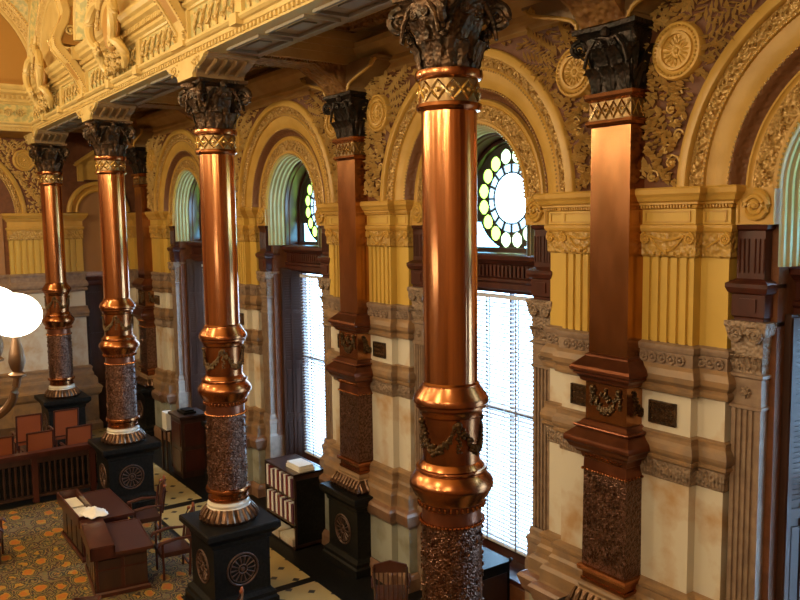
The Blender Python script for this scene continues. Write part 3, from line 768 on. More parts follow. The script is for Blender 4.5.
# ------------------------------------------------------------------ windows
def window():
    root = empty('window_1'); root['kind'] = 'structure'
    # stone/plaster reveal of the arch, fluted, carried down to the transom
    prof = [(1.06, .17)]; y = .20
    for k in range(4): prof += [(1.05-.02*k, y), (1.03-.02*k, y+.01), (1.03-.02*k, y+.05), (1.05-.02*k, y+.06)]; y += .082
    prof += [(.98, .53)]
    MB().arch(prof, 0, ZC, seg=40, drop=.76).build('fluted_reveal', green_rev, root, 40)
    MB().arch([(.98, .53), (.95, .53), (.95, .60), (.93, .62), (.93, .84)], 0, ZC, seg=40, drop=.76).build('inner_casing', wood, root, 40)
    # panelled jambs with louvred shutters folded in them
    for s_ in (-1, 1):
        j = MB().prism([(s_*1.13, .44), (s_*1.05, .44), (s_*.91, .86), (s_*.91, .95), (s_*1.13, .95)], 'z', .72, 5.0); jo = j.build('jamb_panel', wood_d, root, None)
        p = MB(); d = Vector((s_*-.14, .42, 0)).normalized(); nn = Vector((-s_*d.y*1, -abs(d.x), 0)).normalized()
        def pn(t0, t1, z0, z1, th=.018):
            a = Vector((s_*1.05, .44, 0)); L_ = .44
            q = [a+d*L_*t0, a+d*L_*t1]; q2 = [v+nn*th for v in q]
            p.prism([(q[0].x, q[0].y), (q[1].x, q[1].y), (q2[1].x, q2[1].y), (q2[0].x, q2[0].y)], 'z', z0, z1)
        for t in (0, .44, .88): pn(t, t+.12, .76, 4.95, .03)
        for z in (.76, 1.75, 2.9, 4.0, 4.87): pn(0, 1, z, z+.1, .028)
        for t0 in (.12, .56):
            for z0, z1 in ((.95, 1.65), (1.98, 2.8)): pn(t0+.05, t0+.27, z0, z1, .02)
            zz = 3.06
            while zz < 4.83:
                if not 3.94 < zz < 4.12: pn(t0, t0+.32, zz, zz+.028, .02)
                zz += .055
        p.build('shutter', wood_d, jo, None)
    # transom of dark wood with a row of little arches
    tr = MB(); tp = [(-1.12, .62), (1.12, .62)]
    tr.mould(tp, [(0, 4.95), (.02, 4.97), (.02, 5.05), (.05, 5.08), (.05, 5.12), (.0, 5.14), (.0, 5.32), (.05, 5.34), (.09, 5.38), (.13, 5.40), (.14, 5.46), (.10, 5.49), (-.4, 5.50)])
    tr.v += [(-1.12, .62, 4.95), (1.12, .62, 4.95), (1.12, 1.0, 4.95), (-1.12, 1.0, 4.95)]; k = len(tr.v); tr.f.append((k-4, k-3, k-2, k-1))
    to = tr.build('transom', wood, root, None)
    d = MB()
    for k in range(22): x = -.9+k*.084; d.box(x, x+.045, .585, .63, 5.15, 5.31); d.tube([(x+.0225+.028*cos(q*PI/5), .59, 5.29+.028*sin(q*PI/5)) for q in range(6)], .008, 4)
    d.build('dentil_moulding', wood, to)
    # sashes
    f = MB(); Y0, Y1 = .87, .94
    for x0, x1 in ((-.93, -.84), (.84, .93)): f.box(x0, x1, Y0-.03, Y1, .9, 4.97)
    f.box(-.9, .9, Y0-.03, Y1, .9, 1.03); f.box(-.9, .9, Y0-.03, Y1, 4.88, 4.97); f.box(-.9, .9, Y0-.02, Y1, 3.06, 3.13); f.box(-.02, .02, Y0, Y1, 1.0, 4.9)
    f.build('sash', wood, root, None)
    MB().box(-.88, .88, .905, .911, .98, 4.92).build('pane', g_clear, root, None)
    s = MB().box(-1.12, 1.12, .36, .95, .72, .80); s.box(-1.12, 1.12, .84, .95, .80, .93); s.mould([(-1.12, .36), (1.12, .36)], [(0, .72), (.03, .74), (.03, .80)]); s.build('sill', wood, root, None)
    # fanlight: a plate of tracery and coloured panes cut on a fine grid
    h = .0125; CZ = 6.29; cells = {}
    def cls(x, z):
        dx, dz = x, z-CZ; r = math.hypot(dx, dz); a = math.atan2(dz, dx) % (2*PI)
        if r < .365: return 'clear'
        if r < .385: return 'lead'
        k = a/(2*PI/16); fa = abs((k % 1)-.5)   # bars at integer positions
        if r < .505:
            return 'lead' if (.5-fa)*2*PI/16*r < .014 else 'pale'
        ka = round(k-.5)+.5; ca = ka*2*PI/16; mx_, mz = .625*cos(ca), .625*sin(ca)
        if math.hypot((dx-mx_), (dz-mz)) < .108:
            return 'medal_l' if dx < -.25 else 'medal'
        if r < .765: return 'lead'
        if dz < -.35 and abs(dx) < .80 and z > 5.56: return 'corner'
        return 'lead'
    for i in range(-74, 74):
        for j in range(0, 136):
            x = (i+.5)*h; z = 5.49+(j+.5)*h
            if math.hypot(x, max(0, z-ZC)) > .93 and z > ZC: continue
            if abs(x) > .92: continue
            cells.setdefault(cls(x, z), []).append((i, j))
    mats = {'clear': ('round_clear_pane', g_clear), 'pale': ('ring_panes', g_pale), 'medal': ('pale_medallion_panes', g_pyel), 'medal_l': ('green_medallion_panes', g_yel), 'corner': ('corner_panes', g_cy)}
    for k_, cs in cells.items():
        m = MB(); idx = {}
        S = set(cs)
        def vid(a, b, l_):
            q = (a, b, l_)
            if q not in idx: idx[q] = len(m.v); m.v.append((a*h, .88+(.02 if l_ else 0), 5.49+b*h))
            return idx[q]
        if k_ == 'lead':
            for (i, j) in cs:
                m.f.append((vid(i, j, 0), vid(i+1, j, 0), vid(i+1, j+1, 0), vid(i, j+1, 0)))
                m.f.append((vid(i, j, 1), vid(i, j+1, 1), vid(i+1, j+1, 1), vid(i+1, j, 1)))
                for (ni, nj, e) in ((i-1, j, ((i, j), (i, j+1))), (i+1, j, ((i+1, j), (i+1, j+1))), (i, j-1, ((i, j), (i+1, j))), (i, j+1, ((i, j+1), (i+1, j+1)))):
                    if (ni, nj) not in S: m.f.append((vid(*e[0], 0), vid(*e[1], 0), vid(*e[1], 1), vid(*e[0], 1)))
            m.build('tracery', leadm, root, None)
        else:
            for (i, j) in cs: m.f.append((vid(i, j, 0), vid(i+1, j, 0), vid(i+1, j+1, 0), vid(i, j+1, 0)))
            o = m.build(mats[k_][0], mats[k_][1], root, None); o.location = (0, .01, 0)
    fr = MB().arch([(.93, .84), (.90, .82), (.86, .82), (.84, .88)], 0, ZC, seg=40, drop=.76); fr.box(-.9, .9, .80, .92, 5.49, 5.56)
    fr.build('arched_frame', wood_d, root, 40)
    return root
w0 = window()
wl = {2.8: 'arched window at the right edge with dark shutters folded in its jamb', -2.8: 'bright middle window with a round leaded light of medallions above', -8.4: 'tall window beside the second round column with half of its round light showing', -14.0: 'farthest window, mostly hidden behind the second round column'}
for i, b_ in enumerate(BAYS):
    o = w0 if i == 0 else copy_tree(w0)
    o.location = (b_, 0, 0); o.name = f'window_{i+1}'; o['kind'] = 'structure'; o['label'] = wl[b_]
def blind():
    r = empty('venetian_blind')
    MB().box(-.83, .83, -.03, .03, 4.80, 4.86).build('headrail', slat_m, r, None)
    s = MB(); z = 1.02; ca, sa = cos(.35), sin(.35); k = 0
    while z < 4.79:
        i = len(s.v); d = .029
        for x in (-.82, .82): s.v += [(x, -d*ca, z-d*sa), (x, 0, z+.004), (x, d*ca, z+d*sa)]
        s.f += [(i, i+3, i+4, i+1), (i+1, i+4, i+5, i+2)]; z += .064
    so = s.build('slats', slat_m, r, 60); sd = so.modifiers.new('thickness', 'SOLIDIFY'); sd.thickness = .002
    MB().box(-.82, .82, -.025, .025, .975, 1.0).build('bottom_rail', slat_m, r, None)
    for x in (-.42, .22):
        t = MB(); t.box(x-.016, x+.016, -.029, -.027, .98, 4.82); t.box(x-.016, x+.016, .027, .029, .98, 4.82); t.build('tape', tape_m, r, None)
    MB().tube([(-.02, -.04, 4.8), (-.02, -.04, 1.0)], .006, 5).build('cord', slat_m, r)
    return r
v0 = blind()
for i, b_ in enumerate(BAYS):
    o = v0 if i == 0 else copy_tree(v0)
    o.location = (b_, .80, 0); tag(o, f'white venetian blind lowered in {wn[b_]}', 'blind', 'venetian blinds in the tall windows')
# ================================================================== AISLE CEILING AND BEAMS
trim_n = [1]
def trim(o, label=None):
    trim_n[0] += 1; o.name = f'trim_{trim_n[0]}'; o['kind'] = 'structure'
    if label: o['label'] = label
    return o
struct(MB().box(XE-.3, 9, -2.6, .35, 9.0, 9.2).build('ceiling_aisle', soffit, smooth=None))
# cornice on the window wall
m = MB().mould([(XE, -.0), (9, -.0)], [(.0, 8.30), (.06, 8.33), (.08, 8.40), (.14, 8.43), (.14, 8.50), (.22, 8.58), (.30, 8.64), (.34, 8.72), (.34, 8.80), (.0, 9.0)])
trim(m.build('trim', soffit, smooth=None))
# longitudinal beam above the columns: architrave faces, soffit with sunk panels
BY0, BY1 = -2.95, -2.12
m = MB().box(XE, 9, BY0+.02, BY1, 8.35, 9.2); trim(m.build('trim', corbel_m, smooth=None))
d = MB()
for x in COLX[:-1]+(5.6,):
    pass
for c in (2.8, -2.8, -8.4, -14.0):
    for k in range(3):
        x0 = c-1.70+k*1.2
        d.box(x0, x0+1.0, -2.78, -2.74, 8.31, 8.352); d.box(x0, x0+1.0, -2.33, -2.29, 8.31, 8.352); d.box(x0, x0+.04, -2.74, -2.33, 8.31, 8.352); d.box(x0+.96, x0+1.0, -2.74, -2.33, 8.31, 8.352); d.box(x0+.3, x0+.7, -2.63, -2.44, 8.33, 8.352)
trim(d.build('trim', soffit_b, smooth=None))
# cross beams and coffers
for x in PILS:
    m = MB().box(x-.40, x+.40, BY1, -.0, 8.48, 9.05)
    for s_ in (-1, 1):
        for y0, z0, z1 in ((.43, 8.62, 8.72), (.48, 8.72, 8.82), (.54, 8.82, 9.02)): m.box(min(x+s_*.38, x+s_*y0), max(x+s_*.38, x+s_*y0), BY1, -.0, z0, z1)
    trim(m.build('trim', soffit, smooth=None))
    d = MB(); d.box(x-.27, x+.27, -1.85, -.65, 8.455, 8.482); 
    for k in range(26): d.box(x-.33, x-.29, -1.95+k*.05, -1.925+k*.05, 8.45, 8.48); d.box(x+.29, x+.33, -1.95+k*.05, -1.925+k*.05, 8.45, 8.48)
    trim(d.build('trim', soffit_c, smooth=None))
for c in BAYS:
    m = MB()
    for g, z0, z1 in ((0, 8.92, 9.0), (.12, 8.96, 9.0)):
        X, Y0, Y1 = 2.2-g, -2.05+g, -.42-g
        m.box(c-X, c+X, Y0, Y0+.1, z0, z1); m.box(c-X, c+X, Y1-.1, Y1, z0, z1); m.box(c-X, c-X+.1, Y0, Y1, z0, z1); m.box(c+X-.1, c+X, Y0, Y1, z0, z1)
    for k in range(44): m.box(c-2.15+k*.098, c-2.10+k*.098, -1.93, -1.86, 8.91, 8.97); m.box(c-2.15+k*.098, c-2.10+k*.098, -.60, -.53, 8.91, 8.97)
    rnd = random.Random(int(c*10)); 
    for k in range(90): m.ball((c+rnd.uniform(-1.6, 1.6), rnd.uniform(-1.65, -.8), 8.985), rnd.uniform(.03, .06), 6, 4, (1, 1, .6))
    trim(m.build('trim', soffit_c, smooth=None))
# ------------------------------------------------------------------ corbels: cyma-shaped blocks spreading above capitals
def corbel_poly(w0, w1, z0, z1, steps=True):
    P = [(w0, z0), (w0, z0+.06)]
    n = 10
    for k in range(n+1):
        t = k/n; P.append((w0+.02+(w1-w0-.12)*(.5-.5*cos(PI*t)), z0+.06+(z1-z0-.12)*t))
    P += [(w1-.06, z1-.06), (w1-.04, z1-.03), (w1, z1-.03), (w1, z1)]
    return P+[(-a, b) for a, b in P[::-1]]
def corbel_long():
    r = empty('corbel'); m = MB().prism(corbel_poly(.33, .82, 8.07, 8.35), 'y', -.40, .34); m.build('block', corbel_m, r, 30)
    MB().prism(corbel_poly(.30, .78, 8.07, 8.35), 'y', -.45, -.39).build('face', nave_y, r, 30)
    f = MB(); rnd = random.Random(4)
    for s_ in (-1, 1):
        f.tube([(s_*(.42+.12*(1-q/14)*cos(q*.6)), -.455, 8.25+.07*(1-q/14)*sin(q*.6)) for q in range(13)], .014, 5)
        for k in range(10): f.ball((s_*rnd.uniform(.2, .6), -.45, rnd.uniform(8.15, 8.33)), .022, 5, 4)
    for k in range(7): f.tube([(-.9+.05*k, -.3, 8.3), (-.88+.05*k, -.3, 8.31)], .01, 4)
    f.build('scroll_pattern', nave_c, r)
    for s_ in (-1, 1):
        for yy in (-.25, -.1, .05, .2): MB().tube([(s_*(P_[0]), yy, P_[1]-.012) for P_ in corbel_poly(.34, .82, 8.07, 8.35)[2:13]], .03, 6).build('rib', corbel_m, r)
    return r
c0 = corbel_long()
for i, x in enumerate(COLX):
    o = c0 if i == 0 else copy_tree(c0)
    o.location = (x, DY, 0); tag(o, ['yellow scrolled corbel above the capital of the nearest round column', 'yellow scrolled corbel above the capital of the second round column', 'yellow scrolled corbel above the capital of the round column by the rail', 'yellow scrolled corbel above the capital of the farthest round column'][i], 'corbel', 'corbels above the round columns')
def corbel_wall():
    r = empty('corbel'); MB().prism(corbel_poly(.36, 1.25, 8.07, 8.50), 'y', -.40, -.002).build('block', corbel_m, r, 30)
    P = corbel_poly(.36, 1.25, 8.07, 8.50)[:14]
    for s_ in (-1, 1): e = MB().tube([(s_*a, -.41, b) for a, b in P], .025, 6); spiral(e, (s_*1.06, -.41, 8.40), .06, .018, 1.6, s_); e.build('edge_scroll', gold_paint, r)
    b = MB()
    for k in range(12): b.ball((-.05+.01*k, -.42, 8.12+.03*k), .012, 5, 4)
    b.build('pearl_moulding', bead_m, r)
    MB().prism([(-.4, 8.07), (-.45, 8.12), (-.60, 8.26), (-.85, 8.40), (-1.0, 8.48), (0, 8.48), (0, 8.07)], 'x', -.30, .30).build('cross_block', soffit_c, r, 30)
    return r
k0 = corbel_wall()
for i, x in enumerate(PILS):
    o = k0 if i == 0 else copy_tree(k0)
    o.location = (x, 0, 0); tag(o, f'brown scrolled corbel above the capital of the {nm[i]}', 'corbel', 'corbels above the flat pilasters')
# ================================================================== NAVE ENTABLATURE
XN = -16.4
pth = [(XN, -18), (XN, BY0), (9, BY0)]
def nmould(prof, m): return trim(MB().mould(pth, prof).build('trim', m, smooth=None))
nmould([(-.3, 8.345), (.0, 8.345), (.0, 8.43), (.03, 8.44), (.03, 8.49), (.07, 8.50), (.10, 8.53), (.10, 8.56), (.0, 8.57)], nave_y)
nmould([(0, 8.57), (0, 8.99)], nave_g)
nmould([(0, 8.99), (.03, 9.0), (.04, 9.03), (.09, 9.06), (.09, 9.10), (.06, 9.11), (.06, 9.22), (.10, 9.24), (.16, 9.27), (.16, 9.33), (.21, 9.36), (.24, 9.42), (.24, 9.46), (0, 9.47)], nave_y)
d = MB(); x = XN+.1
while x < 8: d.box(x, x+.045, BY0-.035, BY0, 8.37, 8.425); x += .11
x = XN+.15
while x < 8: d.box(x, x+.05, BY0-.125, BY0-.05, 9.13, 9.21); x += .085
y = BY0-.1
while y > -8: d.box(XN, XN+.125, y-.05, y, 9.13, 9.21); d.box(XN, XN+.035, y-.045, y, 8.37, 8.425); y -= .11
trim(d.build('trim', nave_y, smooth=None))
# strips that divide the frieze
d = MB()
for x in COLX[:3]+(5.6,):
    d.box(x-.26, x+.26, BY0-.05, BY0, 8.57, 9.0); d.box(x-.26, x+.26, BY0-.13, BY0, 8.50, 8.58); d.box(x-.26, x+.26, BY0-.28, BY0, 9.22, 9.47)
for x in (2.8, -2.8, -8.4, -13.9):
    d.box(x-.9, x-.7, BY0-.05, BY0, 8.57, 9.0); d.box(x+.7, x+.9, BY0-.05, BY0, 8.57, 9.0)
    d.box(x-.9, x-.7, BY0-.13, BY0, 8.44, 8.58); d.box(x+.7, x+.9, BY0-.13, BY0, 8.44, 8.58)
trim(d.build('trim', nave_y, smooth=None))
# slanting leaf scrolls along the green frieze
d = MB(); x = XN+.4
while x < 6:
    if all(abs(x-q) > .4 for q in (0, -5.6, -11.2, 5.6)) and all(abs(abs(x-q)-.8) > .16 for q in (2.8, -2.8, -8.4, -13.9)):
        d.tube([(x-.06, BY0-.01, 8.62), (x-.07, BY0-.03, 8.70), (x-.0, BY0-.035, 8.78), (x+.03, BY0-.03, 8.86), (x+.11, BY0-.01, 8.95)], [.012, .024, .026, .024, .012], 6)
        d.ball((x+.09, BY0-.01, 8.72), .035, 6, 4); d.ball((x-.05, BY0-.01, 8.90), .03, 6, 4)
    x += .26
trim(d.build('trim', nave_c, smooth=40))
# end frieze scrollwork
d = MB(); y = BY0-.3
while y > -6:
    spiral_pts = [(XN+.02, y+.11*(1-q/16)*cos(q*.8), 8.78+.11*(1-q/16)*sin(q*.8)) for q in range(15)]; d.tube(spiral_pts, .018, 5); y -= .27
trim(d.build('trim', nave_c, smooth=40))
# ------------------------------------------------------------------ upper walls and lunettes
def lunette_wall(): 
    m = MB(); m.box(XN-.1, 9, BY0, BY0+.5, 9.2, 12.8); return m
struct(lunette_wall().build('wall_nave_upper', nave_y, smooth=None))
struct(MB().box(XE-.3, XN-.02, -18, BY0+.3, 8.34, 12.8).build('wall_end_upper', nave_o, smooth=None))
def vault_arch(M_, name, label, rad=2.2, dp=.6):
    """splayed vault rim around a lunette; local: arch in xz plane, projecting towards -y"""
    r = empty(name); 
    def A(prof, n_, m_): MB().arch([(q, y*dp) for q, y in prof], 0, 0, seg=44).build(n_, m_, r, 40)
    A([(rad, -.01), (rad+.01, -.06), (rad+.05, -.09), (rad+.09, -.06), (rad+.10, -.08)], 'inner_rib', nave_y)
    A([(rad+.10, -.08), (rad+.18, -.14), (rad+.26, -.24)], 'carved_band', nave_c)
    A([(rad+.26, -.24), (rad+.27, -.28), (rad+.32, -.30), (rad+.36, -.28)], 'rib', nave_y)
    A([(rad+.36, -.28), (rad+.48, -.42), (rad+.60, -.60)], 'green_band', nave_g)
    A([(rad+.60, -.60), (rad+.61, -.65), (rad+.66, -.67), (rad+.69, -.62), (rad+.70, -.02)], 'outer_rib', nave_y)
    b = MB()
    for k in range(120): a = PI*(k+.5)/120; b.ball(((rad+.3)*cos(a), -.305*dp, (rad+.3)*sin(a)), .022, 5, 4)
    b.build('bead_moulding', bead_m, r)
    r.matrix_world = M_; return tag(r, label, 'arch', 'vault arches above the cornice')
vault_arch(Matrix.Translation((XN, -5.2, 9.55)) @ Matrix.Rotation(PI/2, 4, 'Z'), 'vault_arch', 'yellow ribbed vault arch around the orange lunette in the top left corner', 2.33, .35)
for x, l_ in ((-13.6, 'yellow ribbed vault arch rising above the cornice, nearest the top left corner'), (-8.4, 'yellow vault arch above the cornice over the scrolled cartouche')):
    vault_arch(Matrix.Translation((x, BY0, 9.5)), 'vault_arch', l_, 1.5, .28 if x < -10 else .5)
# ------------------------------------------------------------------ S-shaped scroll brackets over the columns
def s_bracket():
    r = empty('scroll_bracket')
    cl = [(-2.93, 8.60), (-3.00, 8.75), (-3.10, 8.93), (-3.25, 9.16), (-3.40, 9.32), (-3.50, 9.46), (-3.53, 9.62), (-3.46, 9.80), (-3.36, 9.98), (-3.32, 10.15), (-3.38, 10.38), (-3.55, 10.7), (-3.85, 11.1), (-4.25, 11.55), (-4.8, 12.0)]
    def strip(w0, w1, off, name, m):
        b = MB(); rows = []
        for k, (y, z) in enumerate(cl):
            t0 = Vector(cl[max(0, k-1)]); t1 = Vector(cl[min(len(cl)-1, k+1)]); t = (t1-t0).normalized(); n_ = Vector((-t.y, t.x)) # towards the nave
            if n_.x > 0: n_ = -n_
            th = .10+.02*k if False else .13
            a = Vector((y, z))+n_*off; c = a-n_*th
            rows.append([(w0, a.x, a.y), (w1, a.x, a.y), (w1, c.x, c.y), (w0, c.x, c.y)])
        i = len(b.v); b.grid(rows, closed_v=True); b.f.append((i, i+1, i+2, i+3)); j = len(b.v)-4; b.f.append((j, j+1, j+2, j+3))
        b.build(name, m, r, 40)
    strip(-.17, .17, 0, 'scroll_band', nave_y); strip(-.20, -.14, .025, 'edge_rib', nave_y); strip(.14, .20, .025, 'edge_rib', nave_y)
    e = MB(); e.prism([(BY0-.28, 9.47), (-3.35, 9.3), (-3.12, 8.95), (-2.95, 8.7), (-2.94, 9.47)], 'x', -.12, .12)
    e.prism([(-2.93, 9.5), (-3.5, 9.55), (-3.4, 9.9), (-3.3, 10.2), (-2.93, 10.4)], 'x', -.12, .12); e.build('web', nave_o, r, None)
    for s_ in (-.19, .19):
        v = MB()
        v.tube([(s_, -3.0+.075*(1-q/18)*cos(-q*.6), 8.68+.075*(1-q/18)*sin(-q*.6)) for q in range(16)], .022, 6); v.ball((s_, -3.0, 8.68), .03, 7, 5); v.build('volute', nave_y, r); v = MB()
        v.tube([(s_, -3.22+.11*(1-q/18)*cos(q*.6), 9.78+.11*(1-q/18)*sin(q*.6)) for q in range(16)], .022, 6); v.ball((s_, -3.22, 9.78), .035, 7, 5); v.build('volute', nave_y, r)
    b = MB()
    for k in range(30):
        q = k/29*6; i_ = int(min(q, 5)); f_ = q-i_; y = cl[i_][0]*(1-f_)+cl[i_+1][0]*f_; z = cl[i_][1]*(1-f_)+cl[i_+1][1]*f_; b.ball((-.22, y-.03, z), .014, 5, 4); b.ball((.22, y-.03, z), .014, 5, 4)
    b.build('pearl_moulding', bead_m, r)
    return r
s0 = s_bracket()
for i, (x, l_) in enumerate(((-11.2, 'tall S-shaped yellow scroll bracket rising in the top left corner'), (-5.6, 'S-shaped yellow scroll bracket on the cornice above the second round column'), (0, 'S-shaped yellow scroll bracket on the cornice above the nearest round column'))):
    o = s0 if i == 0 else copy_tree(s0); o.location = (x, 0, 0); tag(o, l_, 'bracket', 'scroll brackets on the cornice')
# cartouche between them
def cartouche():
    r = empty('cartouche'); m = MB()
    for s_ in (-1, 1):
        m.smooth_tube([(s_*.42, -3.12, 8.62), (s_*.62, -3.16, 8.78), (s_*.60, -3.25, 8.95), (s_*.50, -3.32, 9.05), (s_*.66, -3.36, 9.25), (s_*.72, -3.36, 9.5), (s_*.55, -3.33, 9.75), (s_*.35, -3.3, 9.80), (s_*.30, -3.3, 9.68)], [.05, .08, .08, .07, .08, .09, .08, .06, .04], 8)
        m.tube([(s_*(.42+.13*(1-q/16)*cos(q*.7)), -3.33, 9.02+.13*(1-q/16)*sin(q*.7)) for q in range(14)], .035, 6)
        m.smooth_tube([(s_*.30, -3.30, 9.7), (s_*.12, -3.32, 9.95), (s_*.20, -3.3, 10.2)], [.05, .06, .03], 6)
    m.build('scroll_frame', nave_y, r)
    MB().ball((0, -3.18, 9.35), .42, 20, 12, (.9, .28, 1)).build('shield', nave_o, r)
    f = MB(); rnd = random.Random(6)
    for k in range(120): f.ball((rnd.uniform(-.42, .42), -3.12-rnd.uniform(0, .08), rnd.uniform(8.6, 9.1)), rnd.uniform(.025, .05), 6, 4)
    for k in range(40): a = PI*k/39; f.ball((.5*cos(a), -3.28, 9.4+.42*sin(a)), .04, 6, 4)
    f.ball((0, -3.3, 9.95), .12, 8, 6)
    f.build('foliage', nave_c, r); return r
q0 = cartouche(); q0.location = (-8.4, 0, 0); tag(q0, 'scrolled yellow cartouche on the cornice between the two S brackets', 'ornament', 'cartouches on the cornice')
q1 = copy_tree(q0, (-14.0, 0, 0), label='scrolled yellow cartouche in the corner beside the orange lunette')
# ================================================================== END WALL
def end_wall():
    m = MB()   # local: x' along the wall to the right as seen, built directly in world: wall plane x = XE, opening for the passage
    m.box(XE-.3, XE, -18, -1.42, 0, 9.2); m.box(XE-.3, XE, -.42, 1, 0, 9.2); m.box(XE-.3, XE, -1.42, -.42, 4.6, 9.2); m.box(XE-1.2, XE-1.1, -2, 1, 0, 5)
    return m
struct(end_wall().build('wall_end', spandrel, smooth=None))
ME = lambda y: Matrix.Translation((XE, y, 0)) @ Matrix.Rotation(PI/2, 4, 'Z')      # local +x runs towards +y, local -y faces the room
def end_thing(name, y, label, cat, group=None):
    r = empty(name, label=label, cat=cat, group=group); r.matrix_world = ME(y); return r
# wide pier left of the last round column and narrow piers beside the passage arch
def end_pier(y, w_, label, flutes):
    r = end_thing('fluted_pier', y, label, 'pier', 'piers of the end wall'); P = [(-w_, .0), (-w_, -.12), (w_, -.12), (w_, .0)]; F = [(-w_, 0), (-w_, -.12)]
    for k in range(flutes): x_ = -w_+.09+k*(2*w_-.18)/flutes; F += [(x_, -.12), (x_+.005, -.085), (x_+.05, -.085), (x_+.055, -.12)]
    F += [(w_, -.12), (w_, 0)]
    for prof, n_, m_, pa in ((PI_BASE, 'base', stone_b, P), (PI_DADO, 'dado', stone_b, P), (PI_LEDGE+PI_PLINTH, 'plinth_moulding', stone_b, P), ([(0, 1.9), (0, 3.31)], 'marble_panel', marble, P), ([(o, z) for o, z in PI_BAND], 'stone_band', stone_b, P), (PI_M1, 'marble_panel', marble, P), (PI_CYMA+PI_FRZ+PI_CAP, 'stone_cornice', stone, P), (PI_YEL, 'fluted_shaft', yellow, F), (PI_ION, 'ionic_capital', ochre_carved, P), (PI_ABA+PI_FR2+PI_COR, 'impost_cornice', gold_paint, P)):
        MB().mould(pa, prof).build(n_, m_, r, smooth=None)
    v = MB()
    for s_ in (-1, 1): v = MB(); spiral(v, (s_*(w_-.05), -.17, 5.76), .06, .016, 2, s_); v.build('volute', rosem, r)
    return r
end_pier(-2.88, .50, 'wide yellow fluted pier on the end wall, left of the farthest round column', 5)
end_pier(-1.70, .24, 'narrow yellow pier on the end wall, between the two far round columns', 2)
end_pier(-.20, .20, 'narrow yellow pier on the end wall, in the far corner behind the third round column', 2)
end_pier(-7.0, .50, 'yellow fluted pier on the end wall outside the left edge', 5)
for y, z_ in ((-2.38, 0), (-3.38, 0)):
    pass
# big arch
ea = copy_tree(a0); ea.matrix_world = ME(-4.95); tag(ea, 'gilded arch on the end wall cut off by the left edge of the photo', 'arch', 'gilded arches over the windows')
er = copy_tree(r0); er.matrix_world = ME(-2.86) @ Matrix.Translation((0, -.01, 7.75)); tag(er, 'round gilded rosette medallion on the end wall, left of the farthest round column', 'rosette')
eg = empty('carved_spandrel', label='leaf-carved spandrel on the end wall around the left rosette medallion', cat='relief'); eg.matrix_world = ME(-4.95)
f = MB(); rnd = random.Random(31); k = 0
while k < 900:
    x_ = rnd.uniform(.2, 2.75); z_ = rnd.uniform(6.33, 8.3)
    if math.hypot(x_, z_-ZC) < 2.13 or math.hypot(x_-2.09, z_-7.75) < .33: continue
    lf(f, (x_, -.004, z_), 3*sin(x_*5+z_*4)+rnd.uniform(-.5, .5), rnd.uniform(.08, .14), rnd.uniform(.02, .034), rnd.uniform(.03, .06)); k += 1
f.build('foliage', leafm, eg, None)
MB().box(-2.05, 2.75, -.003, .0, 6.3, 8.34).build('ground', spandrel, eg, None)
tag(MB().box(XE+.001, XE+.03, -6.4, -3.5, 1.0, 6.25).build('recess_panel', door_m, smooth=None), 'tan plastered recess under the left arch of the end wall', 'panel')
# stone wainscot under the left arch
wr = end_thing('marble_wainscot', -4.9, 'stone and marble wainscot of the end wall behind the white globe lamp', 'wainscot')
for prof, n_, m_ in ((PI_DADO, 'dado', stone_b), (PI_LEDGE+PI_PLINTH, 'plinth_moulding', stone_b), ([(0, 1.9), (0, 3.31)], 'marble_panel', marble), (PI_BAND, 'stone_band', stone_b), (PI_M1, 'marble_panel', marble), (PI_CYMA+PI_FRZ+PI_CAP, 'stone_cornice', stone)):
    MB().mould([(-1.4, -.06), (1.55, -.06)], prof).build(n_, m_, wr, smooth=None)
# pedimented passage behind the third column
pr = end_thing('pedimented_doorcase', -.94, 'arched and pedimented tan doorcase seen between the two far round columns', 'doorway')
MB().arch([(.88, 0), (.88, -.12), (.84, -.16), (.78, -.16), (.74, -.10), (.66, -.08), (.62, -.12), (.58, -.10), (.57, .0)], 0, 6.32, seg=32).build('arch', rosem, pr, 40)
fm = MB(); fm.prism([(.6*cos(PI*k/20), 6.32+.6*sin(PI*k/20)) for k in range(21)], 'y', -.05, 0); fm.box(-.55, .55, -.05, 0, 4.6, 6.32); fm.build('tympanum', door_m, pr, None)
gb = MB(); gb.prism([(-.5, 7.25), (.5, 7.25), (.5, 7.7), (.62, 7.72), (0, 8.15), (-.62, 7.72), (-.5, 7.7)], 'y', -.08, 0); gb.prism([(-.66, 7.66), (-.60, 7.62), (0, 8.04), (.60, 7.62), (.66, 7.66), (0, 8.16)], 'y', -.16, -.06); gb.box(-.55, -.4, -.14, -.02, 7.2, 7.7); gb.box(.4, .55, -.14, -.02, 7.2, 7.7); gb.build('pediment', gold_paint, pr, None)
dr = MB(); dr.box(-.5, .5, .02, .08, 0, 4.2); 
for z0, z1 in ((.3, 1.3), (1.5, 2.8), (3.0, 4.0)):
    for x0 in (-.42, .04): dr.box(x0, x0+.38, 0, .03, z0, z1)
dr.build('door', wood_d, pr, None)
fr = MB(); fr.box(-.58, -.48, -.06, .04, 0, 4.25); fr.box(.48, .58, -.06, .04, 0, 4.25); fr.mould([(-.6, -.04), (.6, -.04)], [(0, 4.2), (.02, 4.24), (.02, 4.34), (.08, 4.40), (.1, 4.46), (0, 4.48)]); fr.build('frame', wood, pr, None)
